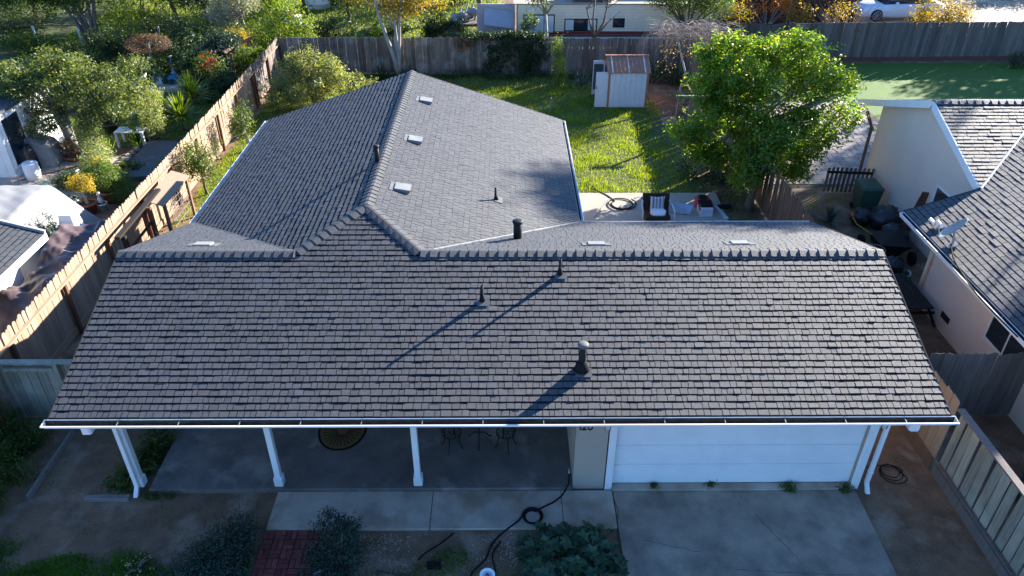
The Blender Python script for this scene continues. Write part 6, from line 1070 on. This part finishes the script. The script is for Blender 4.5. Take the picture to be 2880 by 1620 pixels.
# travel trailer
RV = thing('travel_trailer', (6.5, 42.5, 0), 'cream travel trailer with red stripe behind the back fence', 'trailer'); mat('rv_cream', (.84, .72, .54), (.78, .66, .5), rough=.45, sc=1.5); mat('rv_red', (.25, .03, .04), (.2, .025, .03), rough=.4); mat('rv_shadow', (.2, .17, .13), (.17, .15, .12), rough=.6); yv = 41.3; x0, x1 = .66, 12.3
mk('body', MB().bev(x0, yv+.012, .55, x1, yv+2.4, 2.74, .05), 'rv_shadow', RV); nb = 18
for k in range(nb): z = 1.36+k*(2.72-1.36)/nb; mk('siding', MB().hexa([(x0+.03, yv-.004, z), (x1-.03, yv-.004, z), (x1-.03, yv+.011, z), (x0+.03, yv+.011, z)], [(x0+.03, yv+.006, z+.064), (x1-.03, yv+.006, z+.064), (x1-.03, yv+.011, z+.064), (x0+.03, yv+.011, z+.064)]), 'rv_cream', RV)
mk('red_stripe', MB().box(x0+.02, yv-.012, 1.2, x1-.02, yv+.011, 1.32), 'rv_red', RV); mk('dark_stripe', MB().box(x0+.02, yv-.012, 1.10, x1-.02, yv+.011, 1.15), 'shed_dark', RV); mk('skirt', MB().box(x0+.02, yv-.004, .6, x1-.02, yv+.011, 1.05), 'vent_white', RV)
mat('pane_pale', (.6, .66, .66), (.5, .58, .58), rough=.12, spec=.7)
for a, b, c, d, kd in ((1316, 1396, 36, 84, 0), (1419, 1503, 47, 78, 1), (1541, 1572, 46, 69, 2), (1814, 1850, 46, 78, 3)):
    pA = AY(a, d, yv); pB = AY(b, c, yv); w_ = mk('window', MB().bev(pA.x, yv-.03, pA.z, pB.x, yv-.013, pB.z, .01), 'black_rubber', RV); ww = pB.x-pA.x
    if kd == 0:
        for k in range(3): mk('pane', MB().box(pA.x+.06+k*(ww-.08)/3, yv-.037, pA.z+.06, pA.x+.02+(k+1)*(ww-.08)/3, yv-.0305, pB.z-.06), 'pane_pale', w_)
    elif kd == 1:
        for s0, s1, mm in ((.03, .28, 'pane_pale'), (.29, .71, 'glass'), (.72, .97, 'pane_pale')): mk('pane', MB().box(pA.x+s0*ww, yv-.037, pA.z+.05, pA.x+s1*ww, yv-.0305, pB.z-.05), mm, w_)
    else: mk('pane', MB().box(pA.x+.06, yv-.037, pA.z+.06, pB.x-.06, yv-.0305, pB.z-.06), 'glass', w_)
mk('roof_cover', MB().hexa([(x0-.2, yv-.05, 2.745), (x1*.8, yv-.05, 2.745), (x1*.8, yv+2.5, 2.8), (x0-.2, yv+2.5, 2.8)], [(x0-.2, yv-.05, 2.78), (x1*.8, yv-.05, 2.79), (x1*.8, yv+2.5, 2.85), (x0-.2, yv+2.5, 2.85)]), 'patio_concrete', RV)
mk('wheel', MB().lathe([(.001, -.1), (.36, -.1), (.36, .1), (.001, .1)], (7.2, yv+.15, .36), 18, Matrix.Rotation(pi/2, 3, 'X')), 'black_rubber', RV); mk('wheel', MB().lathe([(.001, -.1), (.36, -.1), (.36, .1), (.001, .1)], (7.2, yv+2.2, .36), 18, Matrix.Rotation(pi/2, 3, 'X')), 'black_rubber', RV); mk('hitch', MB().bar((x0, yv+1.2, .6), (x0-1.2, yv+1.2, .55), .1, .1), 'black_metal', RV)
mk('jack', MB().box(x0-1.1, yv+1.15, 0, x0-1.0, yv+1.25, .55), 'black_metal', RV)
mk('roof_crate', MB().box(3.6, yv+.3, 2.86, 5.8, yv+1.6, 3.5), 'fence_redbrown', RV)
# bare tree before the trailer
p = Vector((4.45, 39.2, 0)); BT = thing('bare_tree', p, 'leafless dark tree in front of the cream trailer', 'tree'); m = MB(); rg = random.Random(5); m.tube([p, p+Vector((0, 0, 1.0)), p+Vector((.1, 0, 1.6))], [.1, .09, .08], 7)
for e, mid in (((-.35, 0, 3.1), (-.12, 0, 2.3)), ((.1, .1, 3.6), (.02, 0, 2.5)), ((.75, 0, 3.4), (.55, 0, 2.3)), ((.95, 0, 2.5), (.5, 0, 2.0))):
    e = p+Vector(e); md = p+Vector(mid); m.tube([p+Vector((.1, 0, 1.5)), md, e], [.06, .05, .03], 6)
    for k in range(3): q2 = md.lerp(e, rg.uniform(.5, 1)); m.tube([q2, q2+Vector((rg.uniform(-.5, .7), rg.uniform(-.2, .2), rg.uniform(0, .6)))], [.022, .008], 5)
mk('trunk', m, 'bark', BT, True)
shrub('fence_vine', 'green vine at the trailer end over the back fence', 'vine', (1.2, 39.4, 0), [B((1.0, 39.6, 1.5), (.3, .3, .8)), B((1.3, 39.5, 2.3), (.4, .3, .4))], 1400, .1, 'leaf_mid', 143, clr=.1)
# trees right of the trailer
p = Vector((9.8, 40.0, 0)); tree('evergreen_tree', 'dense dark evergreen tree over the right end of the trailer', 'tree', (9.8, 40.2, 0), [B((9.2, 40.3, 3.6), (1.9, 1.3, 1.0)), B((10.8, 40.3, 3.4), (1.2, 1.1, 1.0)), B((8.0, 40.2, 3.9), (1.0, 1.0, .8))], 9000, .12, 'leaf_mid', 'bark', .14, 144, clr=.16)
shrub('yellow_bush', 'pale yellow leaved bush right of the dark evergreen', 'bush', (12.2, 40.6, 0), [B((12.2, 40.7, 2.2), (.8, .7, .9)), B((12.0, 40.7, 1.3), (.7, .6, .8))], 2600, .11, 'leaf_gold', 145, clr=.14)
tree('orange_tree', 'sparse tree with orange autumn leaves before the red wall', 'tree', (14.4, 42.5, 0), [B((14.3, 42.5, 2.9), (1.6, 1.0, .8)), B((15.6, 42.5, 2.5), (.9, .8, .7)), B((13.4, 42.5, 2.2), (.7, .6, .5))], 1300, .13, 'leaf_orange', 'pale_bark', .07, 146, k=16, clr=.16, per=6)
tag(mk('thin_pole', MB().tube([(15.6, 42.9, 0), (15.8, 42.9, 4.5)], .04, 6), 'grey_metal'), 'thin grey pole beside the orange leaved tree', 'pole')
RB = thing('red_building', (18, 47, 0), 'dark red brown building wall beyond the fence', 'building'); mat('red_wall', (.085, .03, .028), (.065, .024, .022), rough=.8, sc=.8); mk('wall', MB().box(11.5, 46.5, 0, 22.3, 47, 5.5), 'red_wall', RB)
for k in range(22): mk('siding', MB().box(11.5, 46.482, .1+k*.25, 22.3, 46.4985, .1+k*.25+.235), 'red_wall', RB)
# raised drive with the white car
tag(mk('terrace', MB().box(21.5, 42.3, 0, 60, 75, 1.33), 'concrete'), 'raised concrete drive holding the white car', 'terrace', kind='structure')
CZ = 1.33; CY0 = 43.5; cxr = G(2186, 52, CZ+.3).x; CA = thing('parked_car', (cxr+2.35, CY0+.9, CZ), 'white sedan parked on the raised drive beyond the fence', 'car'); mat('car_white', (.72, .74, .77), (.70, .72, .75), rough=.25, spec=.6)
def loft(secs, material, name, parent):
    V = []; n = len(secs[0][1])
    for x, ring in secs: V += [(cxr+x, CY0+.9+yy, CZ+zz) for yy, zz in ring]
    F = [(i*n+k, i*n+(k+1) % n, (i+1)*n+(k+1) % n, (i+1)*n+k) for i in range(len(secs)-1) for k in range(n)]+[tuple(range(n-1, -1, -1)), tuple((len(secs)-1)*n+k for k in range(n))]
    return mk(name, MB().add(V, F), material, parent, True)
def ring(w_, zb, zs, zt): return [(-w_*.92, zb), (-w_, zb+.15), (-w_, zs-.12), (-w_*.9, zt), (w_*.9, zt), (w_, zs-.12), (w_, zb+.15), (w_*.92, zb)]
bd = loft([(0, ring(.55, .35, .55, .6)), (.12, ring(.75, .22, .68, .72)), (.5, ring(.86, .2, .76, .8)), (1.3, ring(.9, .2, .86, .9)), (2.4, ring(.91, .2, .9, .94)), (3.6, ring(.9, .2, .92, .95)), (4.3, ring(.86, .22, .92, .95)), (4.6, ring(.75, .28, .85, .9)), (4.68, ring(.6, .35, .7, .75))], 'car_white', 'body', CA)
loft([(1.2, [(-.78, .9), (-.7, .91), (.7, .91), (.78, .9)]), (1.95, [(-.8, .93), (-.58, 1.36), (.58, 1.36), (.8, .93)]), (3.1, [(-.8, .95), (-.58, 1.4), (.58, 1.4), (.8, .95)]), (4.15, [(-.74, .95), (-.64, .98), (.64, .98), (.74, .95)])], 'glass', 'windows', CA)
loft([(1.9, [(-.6, 1.335), (-.55, 1.375), (.55, 1.375), (.6, 1.335)]), (2.6, [(-.6, 1.38), (-.54, 1.44), (.54, 1.44), (.6, 1.38)]), (3.2, [(-.6, 1.37), (-.54, 1.42), (.54, 1.42), (.6, 1.37)])], 'car_white', 'roof', CA)
for xa_ in (.85, 3.7):
    for s_ in (-1, 1):
        w_ = mk('wheel', MB().lathe([(.001, -.1), (.28, -.1), (.33, -.07), (.33, .07), (.28, .1), (.001, .1)], (cxr+xa_, CY0+.9+s_*.82, CZ+.33), 22, Matrix.Rotation(pi/2, 3, 'X')), 'black_rubber', CA); rm = MB(); c = Vector((cxr+xa_, CY0+.9+s_*.925, CZ+.33))
        for k in range(9): a = 2*pi*k/9; rm.bar(c, c+Vector((cos(a)*.23, 0, sin(a)*.23)), .03, .02, (0, 1, 0))
        rm.tube([c+Vector((.235*cos(a*pi/10), 0, .235*sin(a*pi/10))) for a in range(21)], .015, 5); mk('rim', rm, 'grey_metal', w_)
mk('wing_mirror', MB().bev(cxr+1.7, CY0-.2, CZ+.95, cxr+1.85, CY0-.02, CZ+1.08, .03), 'car_white', CA); mk('headlight', MB().obox((cxr+.2, CY0+.28, CZ+.62), (.3, .12, .12)), 'vent_white', CA)
pB = []
for i, (vx, w2, hh, ma, lb) in enumerate(((2005, .75, 2.9, 'leaf_gold', 'yellow green bush beyond the tall grey fence left of the car'), (2350, 1.5, 3.0, 'leaf_gold', 'yellow bush in front of the rear of the white car'), (2410, .9, 2.75, 'leaf_gold', 'lower yellow bush at the tail of the white car'))):
    c = AY(vx, 40, 42.0); shrub('fence_bush', lb, 'bush', (c.x, 41.9, 0), [B((c.x, 41.9, hh-.7), (w2, .6, .75)), B((c.x+.2, 41.9, hh-1.4), (w2*.9, .6, .8))], int(1800*w2), .12, ma, 150+i, clr=.15, stem=True)
c = AY(2110, 30, 42); tw = MB(); rg = random.Random(12); TB = thing('twiggy_shrub', (c.x+.4, 41.9, 0), 'bare twiggy shrub in front of the white car bonnet', 'shrub')
for i in range(60): a = rg.uniform(-1.1, 1.1); l = rg.uniform(1.2, 2.6); tw.tube([(c.x+.4+a*.2, 41.9, 0), (c.x+.4+a*.9, 41.9+rg.uniform(-.2, .2), l*.75), (c.x+.4+a*1.8, 41.9+rg.uniform(-.3, .3), l+.35)], [.03, .016, .005], 4, False)
mk('twigs', tw, 'dead_twig', TB)['kind'] = 'stuff'; V, F, C = leaf_arrays([B((c.x+.1, 41.9, 2.2), (1.0, .5, .8))], 500, .1, 155, clr=.15, per=4); mk_np('foliage', V, F, 'leaf_gold', TB)
for i, (x, y, s_, lb) in enumerate(((31.5, 47.5, 1.5, 'dark shrubbery at the top right behind the drive'), (34.5, 47.5, 1.3, 'second dark shrub along the top right drive'))): shrub('drive_shrub', lb, 'shrub', (x, y+3, 1.38), [B((x, y+3, 2.5), (2.2*s_, 1.0, 1.2))], 3500, .16, 'leaf_olive', 160+i, clr=.2)
# background trees in the top left
bgp = [(-30, 50, 2.8, 'leaf_mid', 'tall tree behind the garden at the far left'), (-24, 52, 2.6, 'leaf_bush', 'pale green tree behind the fan stemmed tree'), (-18.5, 51, 2.6, 'leaf_lime', 'sunlit tree behind the yellow lit hedge'), (-13.5, 53, 2.4, 'leaf_mid', 'tree behind the dark conifers'), (-8, 55, 2.2, 'leaf_mid', 'tree beyond the pale boulder'), (-3.5, 54, 2.2, 'leaf_dark', 'dark tree beyond the junk trailer')]
for i, (x, y, r, ma, lb) in enumerate(bgp): tree('background_tree', lb, 'tree', (x, y, 0), [B((x, y, 2.2), (r, r*.8, 1.8)), B((x+r*.5, y, 1.2), (r*.7, r*.7, 1.0)), B((x-r*.6, y+.3, 1.6), (r*.7, r*.7, 1.2)), B((x, y, 4.2), (r*.8, r*.8, 1.4))], 5000, .18, ma, 'bark', .16, 170+i, clr=.26)
# tall trees off right shading turf and rear eave, plus one added sun blocker
for i, (x, y, h, r, lb) in enumerate(((33.5, 42.0, 18.6, 3.3, 'tall tree beyond the right edge shading the rear roof'), (40, 46, 14, 4.5, 'tall tree beyond the right edge shading the turf'), (24.0, 24.4, 11.0, 2.0, 'added unseen tree with thin flat crown blocking sun from the driveway'))):
    bl_ = [B((x, y, h-2), (r, r, 2)), B((x+r*.4, y, h-5), (r*1.1, r, 2.4)), B((x-r*.4, y, h-7.5), (r, r, 2.0))]
    if i == 0: bl_ = [B((33.5, 40.8, 15.7), (2.6, 3.0, 1.0)), B((33.6, 45.0, 18.2), (1.5, 1.5, .7))]
    if i == 2: bl_ = [B((24.0, 24.4, 9.6), (1.6, 1.6, .55))]  # unseen crown added and flattened only to keep sun off the driveway
    tree('tall_tree', lb, 'tree', (x, y, 1.33 if y > 42.3 else 0), bl_, (3600, 15000, 3400)[i], .36 if i < 2 else .24, 'leaf_mid', 'bark', .3 if i < 2 else .12, 180+i, clr=.35 if i < 2 else .12, k=20)
for i, (x, y, r, hh, ma, lb) in enumerate(((-9.6, 42.2, 1.3, 1.7, 'leaf_dark', 'dark bush beyond the left half of the back fence'), (-6.6, 43.5, 1.4, 1.5, 'leaf_mid', 'leafy bush beyond the stems of the golden tree'), (-3.6, 44.5, 1.2, 1.3, 'leaf_dark', 'dark low bush left of the junk trailer'))):
    shrub('yard_bush', lb, 'bush', (x, y, 0), pads([B((x, y, hh*.55), (r, r*.8, hh*.55))], 34, r*.32, .8, 60+i), int(3600*r), .11, ma, 250+i, clr=.08)
for i, (x, y, h, lb) in enumerate(((-1.5, 50.5, 6.5, 'tall tree beyond the tarp shelter above the picture'), (4.5, 49.0, 7.0, 'tall tree behind the trailer above the picture'))):
    tree('yard_tree', lb, 'tree', (x, y, 0), pads([B((x, y, h-2), (2.6, 2.2, 1.6)), B((x-1, y, h-3.2), (2.0, 1.6, 1.0))], 60, .7, .7, 70+i), 7000, .2, 'leaf_mid', 'bark', .18, 260+i, clr=.15)
